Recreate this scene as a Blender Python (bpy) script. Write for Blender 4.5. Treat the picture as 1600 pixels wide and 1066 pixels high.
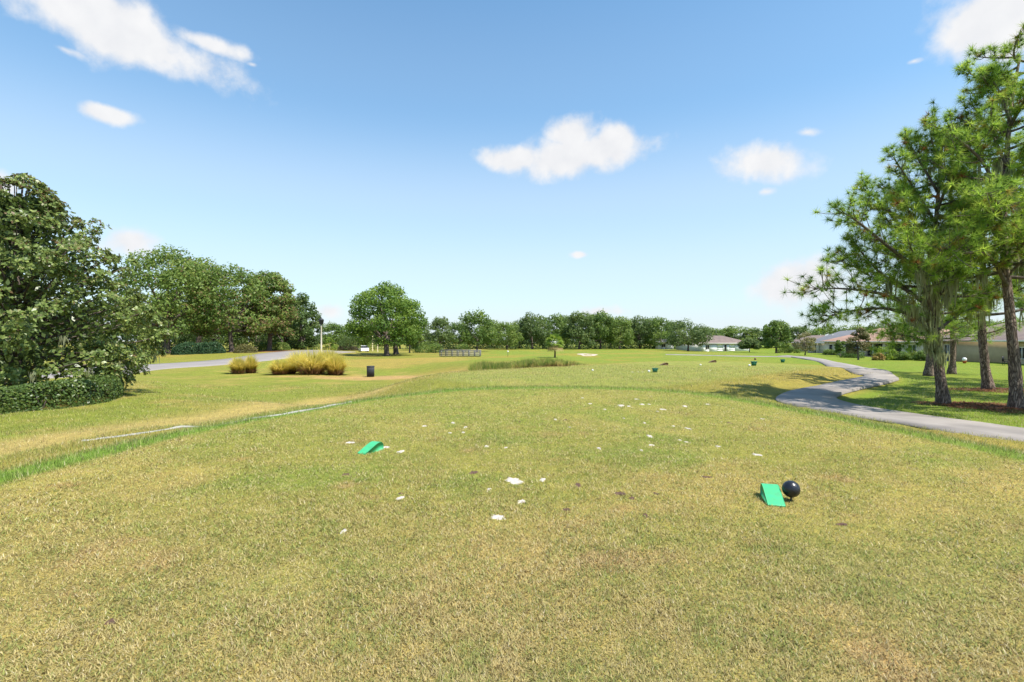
import bpy, math
import numpy as np
from mathutils import Vector
for o in list(bpy.data.objects): bpy.data.objects.remove(o)
SC = bpy.context.scene
COL = SC.collection
R = math.radians
# ------------------------------------------------------------------ camera
CAMZ = 1.5; FPX = 800.0; HZ = 533.0
cam = bpy.data.cameras.new('camera'); camo = bpy.data.objects.new('camera', cam); COL.objects.link(camo)
camo.location = (0, 0, CAMZ); camo.rotation_euler = (R(90), 0, 0)
cam.sensor_width = 36; cam.lens = 18; cam.clip_end = 8000; cam.clip_start = 0.05
SC.camera = camo
# ------------------------------------------------------------------ sky + sun
SUN_EL, SUN_DIR = 59.0, (0.86, -0.51)
sun_rot = math.atan2(SUN_DIR[0], SUN_DIR[1])
W = bpy.data.worlds.new('World'); SC.world = W; W.use_nodes = True
nt = W.node_tree; nt.nodes.clear()
def N(t, tree=None, **kw):
    n = (tree or nt).nodes.new(t)
    for k, v in kw.items(): setattr(n, k, v)
    return n
def L(a, b, tree=None): (tree or nt).links.new(a, b)
out = N('ShaderNodeOutputWorld'); bg = N('ShaderNodeBackground')
sky = N('ShaderNodeTexSky', sky_type='NISHITA', sun_disc=False)
sky.sun_elevation = R(SUN_EL); sky.sun_rotation = sun_rot
sky.air_density = 1.0; sky.dust_density = 0.4; sky.ozone_density = 1.2; sky.altitude = 0
SKY_S = 0.105
bg.inputs['Strength'].default_value = SKY_S
W.cycles.sampling_method = 'MANUAL'; W.cycles.sample_map_resolution = 512
def sky_clouds():
    tc = N('ShaderNodeTexCoord')
    nz = N('ShaderNodeTexNoise'); nz.inputs['Scale'].default_value = 9; nz.inputs['Detail'].default_value = 7; nz.inputs['Roughness'].default_value = .6
    L(tc.outputs['Generated'], nz.inputs['Vector'])
    n2 = N('ShaderNodeTexNoise'); n2.inputs['Scale'].default_value = 26; n2.inputs['Detail'].default_value = 5
    L(tc.outputs['Generated'], n2.inputs['Vector'])
    def M(op, a, b=None):
        m = N('ShaderNodeMath', operation=op)
        for i, v in enumerate((a, b)):
            if v is None: continue
            if isinstance(v, (int, float)): m.inputs[i].default_value = v
            else: L(v, m.inputs[i])
        return m.outputs[0]
    warp = M('MULTIPLY', M('SUBTRACT', nz.outputs['Fac'], .5), 3.4)
    warp = M('ADD', warp, M('MULTIPLY', M('SUBTRACT', n2.outputs['Fac'], .5), 1.6))
    # px, py, rx, ry, tilt deg, opacity, noise amount
    C = [(150, 30, 170, 38, -11, 1, .8), (245, 80, 60, 20, -14, .9, .8), (320, 66, 60, 15, -5, .8, .8), (168, 178, 36, 13, 0, .8, .8), (905, 238, 125, 33, 4, 1, .62), (895, 212, 48, 30, 0, 1, .5), (800, 248, 60, 22, 0, 1, .5), (960, 220, 45, 28, 0, 1, .5),
         (1188, 255, 78, 34, 0, .85, .8), (1195, 300, 24, 11, 0, .55, .8), (1262, 207, 34, 12, -10, .5, .8), (1565, 30, 66, 46, -12, 1, .6),
         (1428, 96, 17, 7, 0, .5, .8), (205, 375, 46, 30, -5, .75, .7), (1245, 442, 66, 40, 8, 1, .7), (905, 398, 22, 8, 0, .5, .8),
         (515, 487, 42, 20, 0, .6, .7), (935, 487, 85, 17, 0, .5, .8), (-5, 292, 34, 24, 0, .8, .7), (100, 77, 42, 11, -8, .4, .8), (394, 101, 14, 7, 0, .35, .8)]
    dirs = [(np.array([(a - 800) / FPX, 1, (HZ - b) / FPX]), rx / FPX, ry / FPX, t, op, na) for a, b, rx, ry, t, op, na in C]
    rg = np.random.default_rng(5)
    for k in range(7):                                    # the same scattered cloud goes on all round the sky
        az = R(75 + k * 35 + rg.uniform(-6, 6)); el = rg.uniform(.12, .8)
        dirs.append((np.array([math.sin(az), math.cos(az), el]), rg.uniform(.06, .2), rg.uniform(.03, .06), rg.uniform(-10, 10), .85, .8))
    from mathutils import Matrix
    tot = None
    for d, rx, ry, tilt, op, na in dirs:
        d = d / np.linalg.norm(d); u = np.cross(d, [0, 0, 1]); u /= np.linalg.norm(u); v = np.cross(u, d)
        ct, st = math.cos(R(tilt)), math.sin(R(tilt)); u, v = u * ct + v * st, -u * st + v * ct
        mp = N('ShaderNodeMapping', vector_type='TEXTURE'); L(tc.outputs['Generated'], mp.inputs['Vector'])
        mp.inputs['Rotation'].default_value = Matrix((u, d, v)).transposed().to_euler(); mp.inputs['Scale'].default_value = (rx, 40, ry)
        ln = N('ShaderNodeVectorMath', operation='LENGTH'); L(mp.outputs[0], ln.inputs[0])
        f = M('SUBTRACT', op, ln.outputs['Value'])
        tot = f if tot is None else M('MAXIMUM', tot, f)
    mr = N('ShaderNodeMapRange', interpolation_type='SMOOTHSTEP'); L(M('ADD', tot, M('MULTIPLY', warp, .5)), mr.inputs['Value'])
    mr.inputs['From Min'].default_value = -.12; mr.inputs['From Max'].default_value = .55
    tot = mr.outputs[0]
    return tot, n2.outputs['Fac']
cl, n2f = sky_clouds()
hs = N('ShaderNodeMix', data_type='RGBA', blend_type='MULTIPLY'); hs.inputs['Factor'].default_value = 1; L(sky.outputs[0], hs.inputs['A']); hs.inputs['B'].default_value = (.68, 1.05, 1.13, 1)   # cooler white balance
tcw = N('ShaderNodeTexCoord'); sx = N('ShaderNodeSeparateXYZ'); L(tcw.outputs['Generated'], sx.inputs[0])      # humid pale air low over the horizon, all round
hr = N('ShaderNodeValToRGB'); L(sx.outputs['Z'], hr.inputs[0]); hr.color_ramp.interpolation = 'EASE'
for q, (pos, v) in enumerate(((0, .93), (.10, .70), (.24, .48), (.42, .14), (.7, 0))):
    e = hr.color_ramp.elements[q] if q < 2 else hr.color_ramp.elements.new(pos)
    e.position = pos; e.color = (v, v, v, 1)
hz_mix = N('ShaderNodeMix', data_type='RGBA'); L(hr.outputs[0], hz_mix.inputs['Factor']); L(hs.outputs['Result'], hz_mix.inputs['A']); _k = 1 / SKY_S / 2 ** .85; hz_mix.inputs['B'].default_value = (.76 * _k, .82 * _k, .885 * _k, 1)
mix = N('ShaderNodeMix', data_type='RGBA'); L(cl, mix.inputs['Factor']); L(hz_mix.outputs['Result'], mix.inputs['A'])
CW = .90 / SKY_S / 2 ** .85
mixc = N('ShaderNodeMix', data_type='RGBA'); L(n2f, mixc.inputs['Factor']); mixc.inputs['A'].default_value = (CW * .80, CW * .82, CW * .87, 1); mixc.inputs['B'].default_value = (CW * 1.04, CW * 1.04, CW * 1.04, 1)
L(mixc.outputs['Result'], mix.inputs['B']); L(mix.outputs['Result'], bg.inputs['Color']); L(bg.outputs[0], out.inputs[0])
sd = bpy.data.lights.new('sun', 'SUN'); sd.energy = 4.2; sd.angle = R(.5); sd.color = (1, .95, .87)
so = bpy.data.objects.new('sun', sd); COL.objects.link(so)
_v = Vector((SUN_DIR[0] * math.cos(R(SUN_EL)), SUN_DIR[1] * math.cos(R(SUN_EL)), math.sin(R(SUN_EL))))
so.rotation_euler = _v.to_track_quat('Z', 'Y').to_euler(); so.location = (30, -20, 60)
SC.view_settings.view_transform = 'Standard'; SC.view_settings.look = 'None'; SC.view_settings.gamma = 1
SC.view_settings.exposure = 0.96; SC.view_settings.use_curve_mapping = False
SC.render.engine = 'CYCLES'
SC.cycles.max_bounces = 6; SC.cycles.transparent_max_bounces = 4
# ------------------------------------------------------------------ numpy noise and helpers
def hash2(ix, iy, s):
    h = (ix.astype(np.int64) * 374761393 + iy.astype(np.int64) * 668265263 + s * 1442695041) & 0x7fffffff
    h = ((h ^ (h >> 13)) * 1274126177) & 0x7fffffff
    return ((h ^ (h >> 16)) & 0xffffff) / float(0xffffff)
def vnoise(x, y, s=0):
    x = np.asarray(x, float); y = np.asarray(y, float)
    ix, iy = np.floor(x), np.floor(y); fx, fy = x - ix, y - iy
    fx = fx * fx * (3 - 2 * fx); fy = fy * fy * (3 - 2 * fy)
    a, b, c, d = hash2(ix, iy, s), hash2(ix + 1, iy, s), hash2(ix, iy + 1, s), hash2(ix + 1, iy + 1, s)
    return (a * (1 - fx) + b * fx) * (1 - fy) + (c * (1 - fx) + d * fx) * fy
def fbm(x, y, s=0, o=4):
    t, a, n = 0, .5, 0
    for k in range(o): t = t + a * vnoise(x * 2 ** k, y * 2 ** k, s + k * 7); n += a; a *= .55
    return t / n
def sst(a, b, x): t = np.clip((x - a) / (b - a), 0, 1); return t * t * (3 - 2 * t)
def unit(v): return v / np.maximum(np.linalg.norm(v, axis=-1, keepdims=True), 1e-9)
def link(name, me, parent=None):
    o = bpy.data.objects.new(name, me); COL.objects.link(o)
    if parent: o.parent = parent
    return o
def tag(o, label=None, cat=None, group=None, kind=None):
    if label: o['label'] = label
    if cat: o['category'] = cat
    if group: o['group'] = group
    if kind: o['kind'] = kind
    return o
def thing(name, loc, label, cat, group=None, rz=0):
    o = link(name, None); o.location = loc; o.rotation_euler.z = rz; o.empty_display_size = .2
    return tag(o, label, cat, group)
def mesh_np(name, V, F, m, col=None, smooth=False):
    """F: list of index arrays (n,k); col: per-vertex rgb"""
    if isinstance(F, np.ndarray): F = [F]
    me = bpy.data.meshes.new(name); V = np.asarray(V, np.float32)
    me.vertices.add(len(V)); me.vertices.foreach_set('co', V.ravel())
    idx = np.concatenate([f.ravel() for f in F]).astype(np.int32)
    tot = np.concatenate([np.full(len(f), f.shape[1]) for f in F]).astype(np.int32)
    st = np.concatenate([[0], np.cumsum(tot)[:-1]]).astype(np.int32)
    me.loops.add(len(idx)); me.loops.foreach_set('vertex_index', idx)
    me.polygons.add(len(tot)); me.polygons.foreach_set('loop_start', st); me.polygons.foreach_set('loop_total', tot)
    if smooth: me.polygons.foreach_set('use_smooth', np.ones(len(tot), bool))
    if col is not None:
        a = me.color_attributes.new('Col', 'FLOAT_COLOR', 'POINT')
        c = np.ones((len(V), 4), np.float32); c[:, :3] = col; a.data.foreach_set('color', c.ravel())
    me.update(calc_edges=True); me.validate()
    if m: me.materials.append(m)
    return me
class MB:
    """collects geometry for ONE mesh"""
    def __init__(s): s.V = []; s.F = {}; s.C = []; s.n = 0
    def add(s, V, F, col=None):
        V = np.asarray(V, float); F = np.asarray(F, int); s.V.append(V); s.F.setdefault(F.shape[1], []).append(F + s.n); s.n += len(V)
        s.C.append(np.ones((len(V), 3)) if col is None else np.broadcast_to(np.asarray(col, float), (len(V), 3)))
        return s
    def box(s, x0, x1, y0, y1, z0, z1, col=None):
        V = [(x, y, z) for z in (z0, z1) for x, y in ((x0, y0), (x1, y0), (x1, y1), (x0, y1))]
        return s.add(V, [(3, 2, 1, 0), (4, 5, 6, 7), (0, 1, 5, 4), (1, 2, 6, 5), (2, 3, 7, 6), (3, 0, 4, 7)], col)
    def tube(s, P, rad, n=7, col=None, cap=True, rough=0, rng=None):
        P = np.asarray(P, float); k = len(P); rad = np.broadcast_to(np.asarray(rad, float), (k,))
        T = np.gradient(P, axis=0); T = unit(T)
        ref = np.array([0, 0, 1.]) if abs(T[:, 2]).mean() < .8 else np.array([1., 0, 0])
        U = unit(np.cross(T, ref)); Wv = np.cross(T, U)
        a = np.linspace(0, 2 * np.pi, n, endpoint=False)
        rr = rad[:, None] * (1 + (rough * rng.uniform(-1, 1, (k, n)) if rng is not None else 0))
        V = P[:, None] + rr[..., None] * (U[:, None] * np.cos(a)[None, :, None] + Wv[:, None] * np.sin(a)[None, :, None])
        i = np.arange(k - 1)[:, None] * n; j = np.arange(n)[None]; j2 = (j + 1) % n
        F = np.stack([i + j, i + j2, i + n + j2, i + n + j], -1).reshape(-1, 4)
        V = V.reshape(-1, 3); s.add(V, F, col)
        if cap:
            b = s.n - len(V)
            for base, rev in ((0, True), ((k - 1) * n, False)):
                ring = [base + q for q in range(n)]; s.F.setdefault(n, []).append(np.array([ring[::-1] if rev else ring]) + b)
        return s
    def lathe(s, prof, n=24, c=(0, 0, 0), col=None):
        a = np.linspace(0, 2 * np.pi, n, endpoint=False); k = len(prof); pr = np.array(prof, float)
        V = np.stack([c[0] + pr[:, 0, None] * np.cos(a), c[1] + pr[:, 0, None] * np.sin(a), c[2] + np.broadcast_to(pr[:, 1, None], (k, n))], -1).reshape(-1, 3)
        i = np.arange(k - 1)[:, None] * n; j = np.arange(n)[None]; j2 = (j + 1) % n
        return s.add(V, np.stack([i + j, i + j2, i + n + j2, i + n + j], -1).reshape(-1, 4), col)
    def mesh(s, name, m, smooth=False): return mesh_np(name, np.concatenate(s.V), [np.concatenate(f) for f in s.F.values()], m, np.concatenate(s.C), smooth)
    def build(s, name, m, parent=None, smooth=False): return link(name, s.mesh(name, m, smooth), parent)
def copy_tree(o, parent=None):
    c = o.copy(); COL.objects.link(c); c.parent = parent
    for ch in o.children: copy_tree(ch, c)
    return c
# ------------------------------------------------------------------ terrain
CT = [(100, 640, 15), (20, 600, 24), (240, 578, 47), (579, 589, 42), (437, 586, 42), (605, 556, 94), (350, 550, 92), (265, 563, 72), (540, 548, 150), (425, 547, 105), (720, 557, 84), (866, 559, 72),
      (800, 566, 50), (918, 557, 84), (1000, 545.5, 170), (800, 546, 165), (660, 549, 150), (1135, 549, 165), (1341, 561, 76), (1385, 560, 82), (1500, 564, 72), (1570, 566, 62),
      (1475, 632, 15.4), (1588, 640, 14.2), (1545, 610, 20), (1451, 586, 30), (1250, 558.5, 72), (1350, 588, 28), (1210, 622, 16.5), (1600, 690, 9.2), (1050, 555, 84), (200, 700, 8.4), (330, 650, 13.5), (500, 615, 26), (650, 600, 33), (1400, 574, 45), (-100, 640, 16), (1700, 640, 14)]
_c = np.array([((a - 800) / FPX * d, d, CAMZ - (b - HZ) / FPX * d) for a, b, d in CT])
def _lp(x, y): return np.arctan2(x, np.maximum(y, .5)) * 1.6, np.log(np.hypot(x, y) + 4)
_cu, _cv = _lp(_c[:, 0], _c[:, 1])
def seg_d(x, y, a, b):
    ax, ay, bx, by = *a, *b; dx, dy = bx - ax, by - ay
    t = np.clip(((x - ax) * dx + (y - ay) * dy) / (dx * dx + dy * dy), 0, 1); return np.hypot(x - ax - t * dx, y - ay - t * dy)
def tee_sd(x, y):                                        # rough signed distance outside the near tee
    wob = .35 * (vnoise(x * .35, y * .35, 3) - .5)
    dx = np.asarray(x - .45) ; yy = np.maximum(np.maximum(y - 5.5, -6 - y), 0) / 10.8; n = np.where(dx < 0, 2.0, 3.0)
    return ((np.abs(dx) / np.where(dx < 0, 5.65, 5.85)) ** n + yy ** n) ** (1 / n) * 6.0 - 6.0 + wob
def tee2_sd(x, y): return seg_d(x, y, (2.5, 22.9), (14, 34)) - 5.6 + .8 * (vnoise(x * .3, y * .3, 4) - .5)
def gz(x, y):
    x = np.atleast_1d(np.asarray(x, float)); y = np.atleast_1d(np.asarray(y, float)); shp = x.shape; x = x.ravel(); y = y.ravel()
    u, v = _lp(x, y); z = np.zeros_like(x); wt = np.zeros_like(x)
    for k in range(len(_c)):
        w = 1 / ((u - _cu[k]) ** 2 + (v - _cv[k]) ** 2 + .006) ** 2; z += w * _c[k, 2]; wt += w
    z /= wt; d = np.hypot(x, y)
    z = z + (-1.15 - z) * sst(190, 260, d)
    s1, s2 = tee_sd(x, y), tee2_sd(x, y)
    z = z + (-.04 - z) * (1 - sst(.0, 5.5, s2))
    gap = -.10 * np.exp(-((s1 - 1.2) / .7) ** 2)
    z = z + (0 - z) * (1 - sst(.0, 3.6, s1)) + gap * sst(4, 10, y)
    z += .03 * (fbm(x * .5, y * .5, 9) - .5) * sst(2, 10, d) + .012 * (fbm(x * 1.2, y * 1.2, 19) - .5)
    z += .35 * np.exp(-(((x - 11.5) / 6) ** 2 + ((y - 90) / 6) ** 2))   # bunker lip mound
    return z.reshape(shp)
def gz1(x, y): return float(gz(x, y)[0])
_t = np.concatenate([np.geomspace(1.2, 300, 900)])
def gp(px, py):
    """ground point seen at a photo pixel"""
    x, y = (px - 800) / FPX * _t, _t; z = CAMZ + (HZ - py) / FPX * _t; h = z - gz(x, y)
    i = int(np.argmax(h <= 0)); 
    if h[i] > 0: i = len(_t) - 1
    f = h[i - 1] / (h[i - 1] - h[i] + 1e-9); d = _t[i - 1] + (_t[i] - _t[i - 1]) * min(max(f, 0), 1); xx = (px - 800) / FPX * d
    return np.array([xx, d, gz1(xx, d)])
def at(px, d): x = (px - 800) / FPX * d; return np.array([x, d, gz1(x, d)])
def up(py, d): return CAMZ + (HZ - py) / FPX * d        # height of a point at depth d
# ------------------------------------------------------------------ materials
def newmat(name):
    m = bpy.data.materials.new(name); m.use_nodes = True; t = m.node_tree; t.nodes.clear(); return m, t
def pmat(name, c1, c2=None, scale=8, rough=.7, bump=0, bscale=None, attr=False, metal=0, spec=.4, stretch=None, detail=5):
    m, t = newmat(name); o = N('ShaderNodeOutputMaterial', t); p = N('ShaderNodeBsdfPrincipled', t); L(p.outputs[0], o.inputs[0], t)
    p.inputs['Roughness'].default_value = rough; p.inputs['Metallic'].default_value = metal; p.inputs['Specular IOR Level'].default_value = spec
    tc = N('ShaderNodeTexCoord', t); vec = tc.outputs['Object']
    if stretch:
        mp = N('ShaderNodeMapping', t); mp.inputs['Scale'].default_value = stretch; L(vec, mp.inputs['Vector'], t); vec = mp.outputs[0]
    c2 = c2 or tuple(v * .8 for v in c1)
    nz = N('ShaderNodeTexNoise', t); nz.inputs['Scale'].default_value = scale; nz.inputs['Detail'].default_value = detail; L(vec, nz.inputs['Vector'], t)
    rp = N('ShaderNodeMapRange', t); rp.inputs['From Min'].default_value = .32; rp.inputs['From Max'].default_value = .68; L(nz.outputs['Fac'], rp.inputs['Value'], t)
    mx = N('ShaderNodeMix', t, data_type='RGBA'); L(rp.outputs[0], mx.inputs['Factor'], t); mx.inputs['A'].default_value = (*c1, 1); mx.inputs['B'].default_value = (*c2, 1)
    c = mx.outputs['Result']
    if attr:
        va = N('ShaderNodeVertexColor', t, layer_name='Col'); mm = N('ShaderNodeMix', t, data_type='RGBA', blend_type='MULTIPLY'); mm.inputs['Factor'].default_value = 1
        L(c, mm.inputs['A'], t); L(va.outputs['Color'], mm.inputs['B'], t); c = mm.outputs['Result']
    L(c, p.inputs['Base Color'], t)
    if bump:
        nb = N('ShaderNodeTexNoise', t); nb.inputs['Scale'].default_value = bscale or scale * 3; nb.inputs['Detail'].default_value = 6; L(vec, nb.inputs['Vector'], t)
        b = N('ShaderNodeBump', t); b.inputs['Strength'].default_value = bump; b.inputs['Distance'].default_value = .02; L(nb.outputs['Fac'], b.inputs['Height'], t); L(b.outputs[0], p.inputs['Normal'], t)
    return m
def leafmat(name, trans=.3, gloss=0.0, rough=.4):
    """per-leaf colour comes from the mesh; leaves let some light through"""
    m, t = newmat(name); o = N('ShaderNodeOutputMaterial', t); va = N('ShaderNodeVertexColor', t, layer_name='Col')
    p = N('ShaderNodeBsdfPrincipled', t); L(va.outputs['Color'], p.inputs['Base Color'], t); p.inputs['Roughness'].default_value = rough; p.inputs['Specular IOR Level'].default_value = gloss
    tr = N('ShaderNodeBsdfTranslucent', t); hsv = N('ShaderNodeHueSaturation', t); hsv.inputs['Value'].default_value = 1.5; hsv.inputs['Hue'].default_value = .485; L(va.outputs['Color'], hsv.inputs['Color'], t); L(hsv.outputs[0], tr.inputs['Color'], t)
    mx = N('ShaderNodeMixShader', t); mx.inputs[0].default_value = trans; L(p.outputs[0], mx.inputs[1], t); L(tr.outputs[0], mx.inputs[2], t); L(mx.outputs[0], o.inputs[0], t)
    return m
LEAF = leafmat('oak_leaves', .42, .25, .5); MAGL = leafmat('magnolia_leaves', .25, .32, .36); NEEDLE = leafmat('pine_needles', .5, .25, .45); TALL = leafmat('tall_grass', .55, .1, .6); BLADE = leafmat('grass_blade', .3, .12, .6)
BARK = pmat('bark', (.16, .125, .10), (.06, .045, .038), 9, .9, 1.0, 14, attr=True, stretch=(1, 1, .25))
def ground_mat():
    m, t = newmat('turf'); o = N('ShaderNodeOutputMaterial', t); p = N('ShaderNodeBsdfPrincipled', t); L(p.outputs[0], o.inputs[0], t)
    p.inputs['Roughness'].default_value = .9; p.inputs['Specular IOR Level'].default_value = .1
    va = N('ShaderNodeVertexColor', t, layer_name='Col'); tc = N('ShaderNodeTexCoord', t); c = va.outputs['Color']
    for sc, lo, hi, tint in ((1.1, .84, 1.16, (1, .98, .9)), (9, .76, 1.24, (1.03, .98, .88)), (60, .42, 1.5, (1.05, .97, .85))):
        nz = N('ShaderNodeTexNoise', t); nz.inputs['Scale'].default_value = sc; nz.inputs['Detail'].default_value = 4; nz.inputs['Roughness'].default_value = .65; L(tc.outputs['Object'], nz.inputs['Vector'], t)
        r = N('ShaderNodeValToRGB', t); r.color_ramp.elements[0].position = .3; r.color_ramp.elements[1].position = .7
        r.color_ramp.elements[0].color = (lo, lo, lo, 1); r.color_ramp.elements[1].color = (hi * tint[0], hi * tint[1], hi * tint[2], 1); L(nz.outputs['Fac'], r.inputs[0], t)
        mm = N('ShaderNodeMix', t, data_type='RGBA', blend_type='MULTIPLY'); mm.inputs['Factor'].default_value = 1; L(c, mm.inputs['A'], t); L(r.outputs[0], mm.inputs['B'], t); c = mm.outputs['Result']
    L(c, p.inputs['Base Color'], t)
    nb = N('ShaderNodeTexNoise', t); nb.inputs['Scale'].default_value = 55; nb.inputs['Detail'].default_value = 5; L(tc.outputs['Object'], nb.inputs['Vector'], t)
    b = N('ShaderNodeBump', t); b.inputs['Strength'].default_value = .8; b.inputs['Distance'].default_value = .03; L(nb.outputs['Fac'], b.inputs['Height'], t); L(b.outputs[0], p.inputs['Normal'], t)
    return m
TURF = ground_mat()
CONC = pmat('path_concrete', (.30, .262, .232), (.175, .153, .137), .9, .85, .3, 40, detail=10)
ASPH = pmat('road_asphalt', (.27, .238, .22), (.22, .195, .18), .6, .85, .2, 20)
SAND = pmat('white_sand', (.56, .51, .45), (.38, .33, .28), 25, .95, .6, 60, attr=True)
SOIL = pmat('dark_soil', (.14, .075, .05), (.07, .04, .028), 30, .95, .8, 60)
STRAW = pmat('pine_straw', (.21, .085, .045), (.12, .05, .03), 10, .95, 1, 30)
# ------------------------------------------------------------------ ground
PL = [(1760, 708), (1600, 690), (1500, 676), (1400, 659), (1300, 643), (1225, 629), (1211, 621), (1228, 613), (1262, 605), (1302, 597), (1343, 589.5), (1349, 585), (1318, 576), (1284, 567), (1262, 562), (1240, 558.5), (1215, 556)]
PR = [(1760, 688), (1600, 671.5), (1520, 661), (1440, 649.5), (1365, 638.5), (1317, 629), (1306, 621), (1322, 613), (1350, 606), (1384, 599), (1404, 593), (1398, 588), (1362, 577.5), (1318, 568), (1287, 561.5), (1260, 558), (1232, 555.6)]
def smooth_line(P, n):
    P = np.array(P, float); k = len(P); t = np.linspace(0, k - 1, n); o = []
    for tt in t:
        i = min(int(tt), k - 2); f = tt - i; p0, p1, p2, p3 = P[max(i - 1, 0)], P[i], P[i + 1], P[min(i + 2, k - 1)]
        o.append(.5 * ((2 * p1) + (-p0 + p2) * f + (2 * p0 - 5 * p1 + 4 * p2 - p3) * f * f + (-p0 + 3 * p1 - 3 * p2 + p3) * f ** 3))
    return np.array(o)
pathL = smooth_line([gp(*p)[:2] for p in PL], 90); pathR = smooth_line([gp(*p)[:2] for p in PR], 90)
for _ in range(3): pathL[1:-1] = (pathL[:-2] + 2 * pathL[1:-1] + pathL[2:]) / 4; pathR[1:-1] = (pathR[:-2] + 2 * pathR[1:-1] + pathR[2:]) / 4
path_c = (pathL + pathR) / 2; path_w = np.linalg.norm(pathL - pathR, axis=1) / 2
def lane_sd(x, y, C, Wd):
    d = np.full(np.shape(x), 1e9)
    for k in range(0, len(C) - 1): d = np.minimum(d, seg_d(x, y, C[k], C[k + 1]) - (Wd[k] + Wd[k + 1]) / 2)
    return d
roadN = np.array([gp(*p)[:2] for p in [(-60, 600), (120, 589), (240, 579), (330, 572), (400, 566), (470, 558), (520, 553.5), (556, 550.5)]])
def road_offset(P, w):
    T = unit(np.gradient(P, axis=0)); return P + np.stack([-T[:, 1], T[:, 0]], -1) * w
roadN = smooth_line(roadN, 40); roadF = road_offset(roadN, 9.0)
road_c = (roadN + roadF) / 2
tracks = np.array([gp(*p)[:2] for p in [(-250, 745), (0, 700), (200, 668), (380, 645), (520, 624), (575, 616)]])
pipe_px = [(128, 690), (200, 681), (300, 668), (430, 650), (548, 629)]
def mixc(c, col, w): return c + (np.array(col) - c) * np.asarray(w)[..., None]
def zone(x, y):
    """bare colour of the turf at a place"""
    n1, n2, n3 = fbm(x * .16, y * .16, 21), fbm(x * .7, y * .7, 31), fbm(x * 2.6, y * 2.6, 41)
    s1, s2 = tee_sd(x, y), tee2_sd(x, y)
    c = np.zeros(np.shape(x) + (3,)) + np.array([.185, .205, .042])
    c = mixc(c, (.25, .215, .06), sst(.42, .68, n1) * .8)
    # lush lawn to the right of the path and by the houses
    bd = np.full(np.shape(x), 1e9); sg = np.zeros(np.shape(x))
    for k in range(0, len(path_c) - 3, 3):
        dd = seg_d(x, y, path_c[k], path_c[k + 3]); t_ = path_c[k + 3] - path_c[k]; cr = (x - path_c[k][0]) * t_[1] - (y - path_c[k][1]) * t_[0]; sg = np.where(dd < bd, np.sign(cr), sg); bd = np.minimum(bd, dd)
    lush = np.where(sg > 0, sst(.3, 1.2, bd), 0.0) * sst(60, 45, y)
    lush = np.maximum(lush, sst(40, 55, y) * sst(0, 10, x - 18 - (y - 40) * .32) )
    c = mixc(c, (.145, .215, .028), lush); c = mixc(c, (.19, .215, .038), lush * sst(.5, .7, n2) * .6)
    # fairway beyond the second tee
    fw = sst(46, 60, y) * sst(-14, -4, x - (y - 60) * .03) * (1 - lush)
    c = mixc(c, (.155, .225, .035), fw * (.6 + .4 * n1)); c = mixc(c, (.25, .215, .05), fw * sst(.52, .66, n1) * .7)
    # left lawns, tan trodden strip and bare ground round the bin
    left = sst(-7, -11, x) * (1 - sst(60, 80, y))
    c = mixc(c, (.17, .215, .038), left * .8); c = mixc(c, (.27, .235, .075), left * sst(.48, .7, n2) * .75)
    td = np.full(np.shape(x), 1e9)
    for k in range(len(tracks) - 1): td = np.minimum(td, seg_d(x, y, tracks[k], tracks[k + 1]))
    c = mixc(c, (.38, .305, .13), (1 - sst(.3, 2.0, td + (n2 - .5) * 1.2)) * .75)
    b = gp0
    bare = np.exp(-(((x - b[0] - 1) / 9) ** 2 + ((y - b[1] + 1.5) / 3.2) ** 2)); c = mixc(c, (.36, .25, .125), sst(.25, .9, bare + (n2 - .5) * .7) * .9)
    oak_b = np.exp(-(((x + 14) / 9) ** 2 + ((y - 66) / 14) ** 2)); c = mixc(c, (.29, .235, .07), sst(.3, .8, oak_b + (n1 - .5)) * .8)
    # second tee, its burnt shoulders
    c = mixc(c, (.265, .228, .06), (1 - sst(.5, 7, s2)) * sst(-1, 1.2, s2) * sst(.3, .62, n1 + .12 * sst(2, 12, x)) * sst(-2, 6, x) * (1 - lush) * .8)
    c = mixc(c, (.215, .25, .068), (1 - sst(-.8, .6, s2)) * .9)
    c = mixc(c, (.265, .245, .085), (1 - sst(-.8, .6, s2)) * sst(.5, .75, n2) * .6)
    # near tee: collar of longer green grass, then dry mottled turf
    ring = sst(-.15, .05, s1) * (1 - sst(.65, 1.15, s1 + (n3 - .5) * .4)); c = mixc(c, (.118, .22, .03), ring * .95 * sst(3, -1.5, x) + ring * .8 * sst(-1.5, 3, x))
    ins = 1 - sst(-.12, .08, s1)
    t = np.zeros_like(c) + np.array([.235, .235, .062])
    t = mixc(t, (.33, .275, .10), sst(.44, .66, fbm(x * .55, y * .55, 51)) * .8); t = mixc(t, (.17, .22, .045), sst(.52, .72, fbm(x * .9 + 7, y * .9, 61)) * .75)
    t = mixc(t, (.33, .20, .11), sst(.66, .8, fbm(x * 1.7, y * 1.7, 71)) * .6); t = mixc(t, (.33, .25, .125), sst(5.5, 2.2, y) * .5)
    t = mixc(t, (.20, .24, .05), sst(5, 10, y) * .5)
    c = c * (1 - ins[..., None]) + t * ins[..., None]
    # mulch beds
    for bx, by, rx, ry in BEDS:
        q = ((x - bx) / rx) ** 2 + ((y - by) / ry) ** 2; c = mixc(c, (.17, .085, .05), 1 - sst(.75, 1.15, q + (n3 - .5) * .5))
    return c
gp0 = gp(579, 589)
pine_px = [(1475, 632), (1588, 640), (1545, 610), (1451, 586), (1487, 583)]
BEDS = [(-46, 97, 8, 6)]
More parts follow.
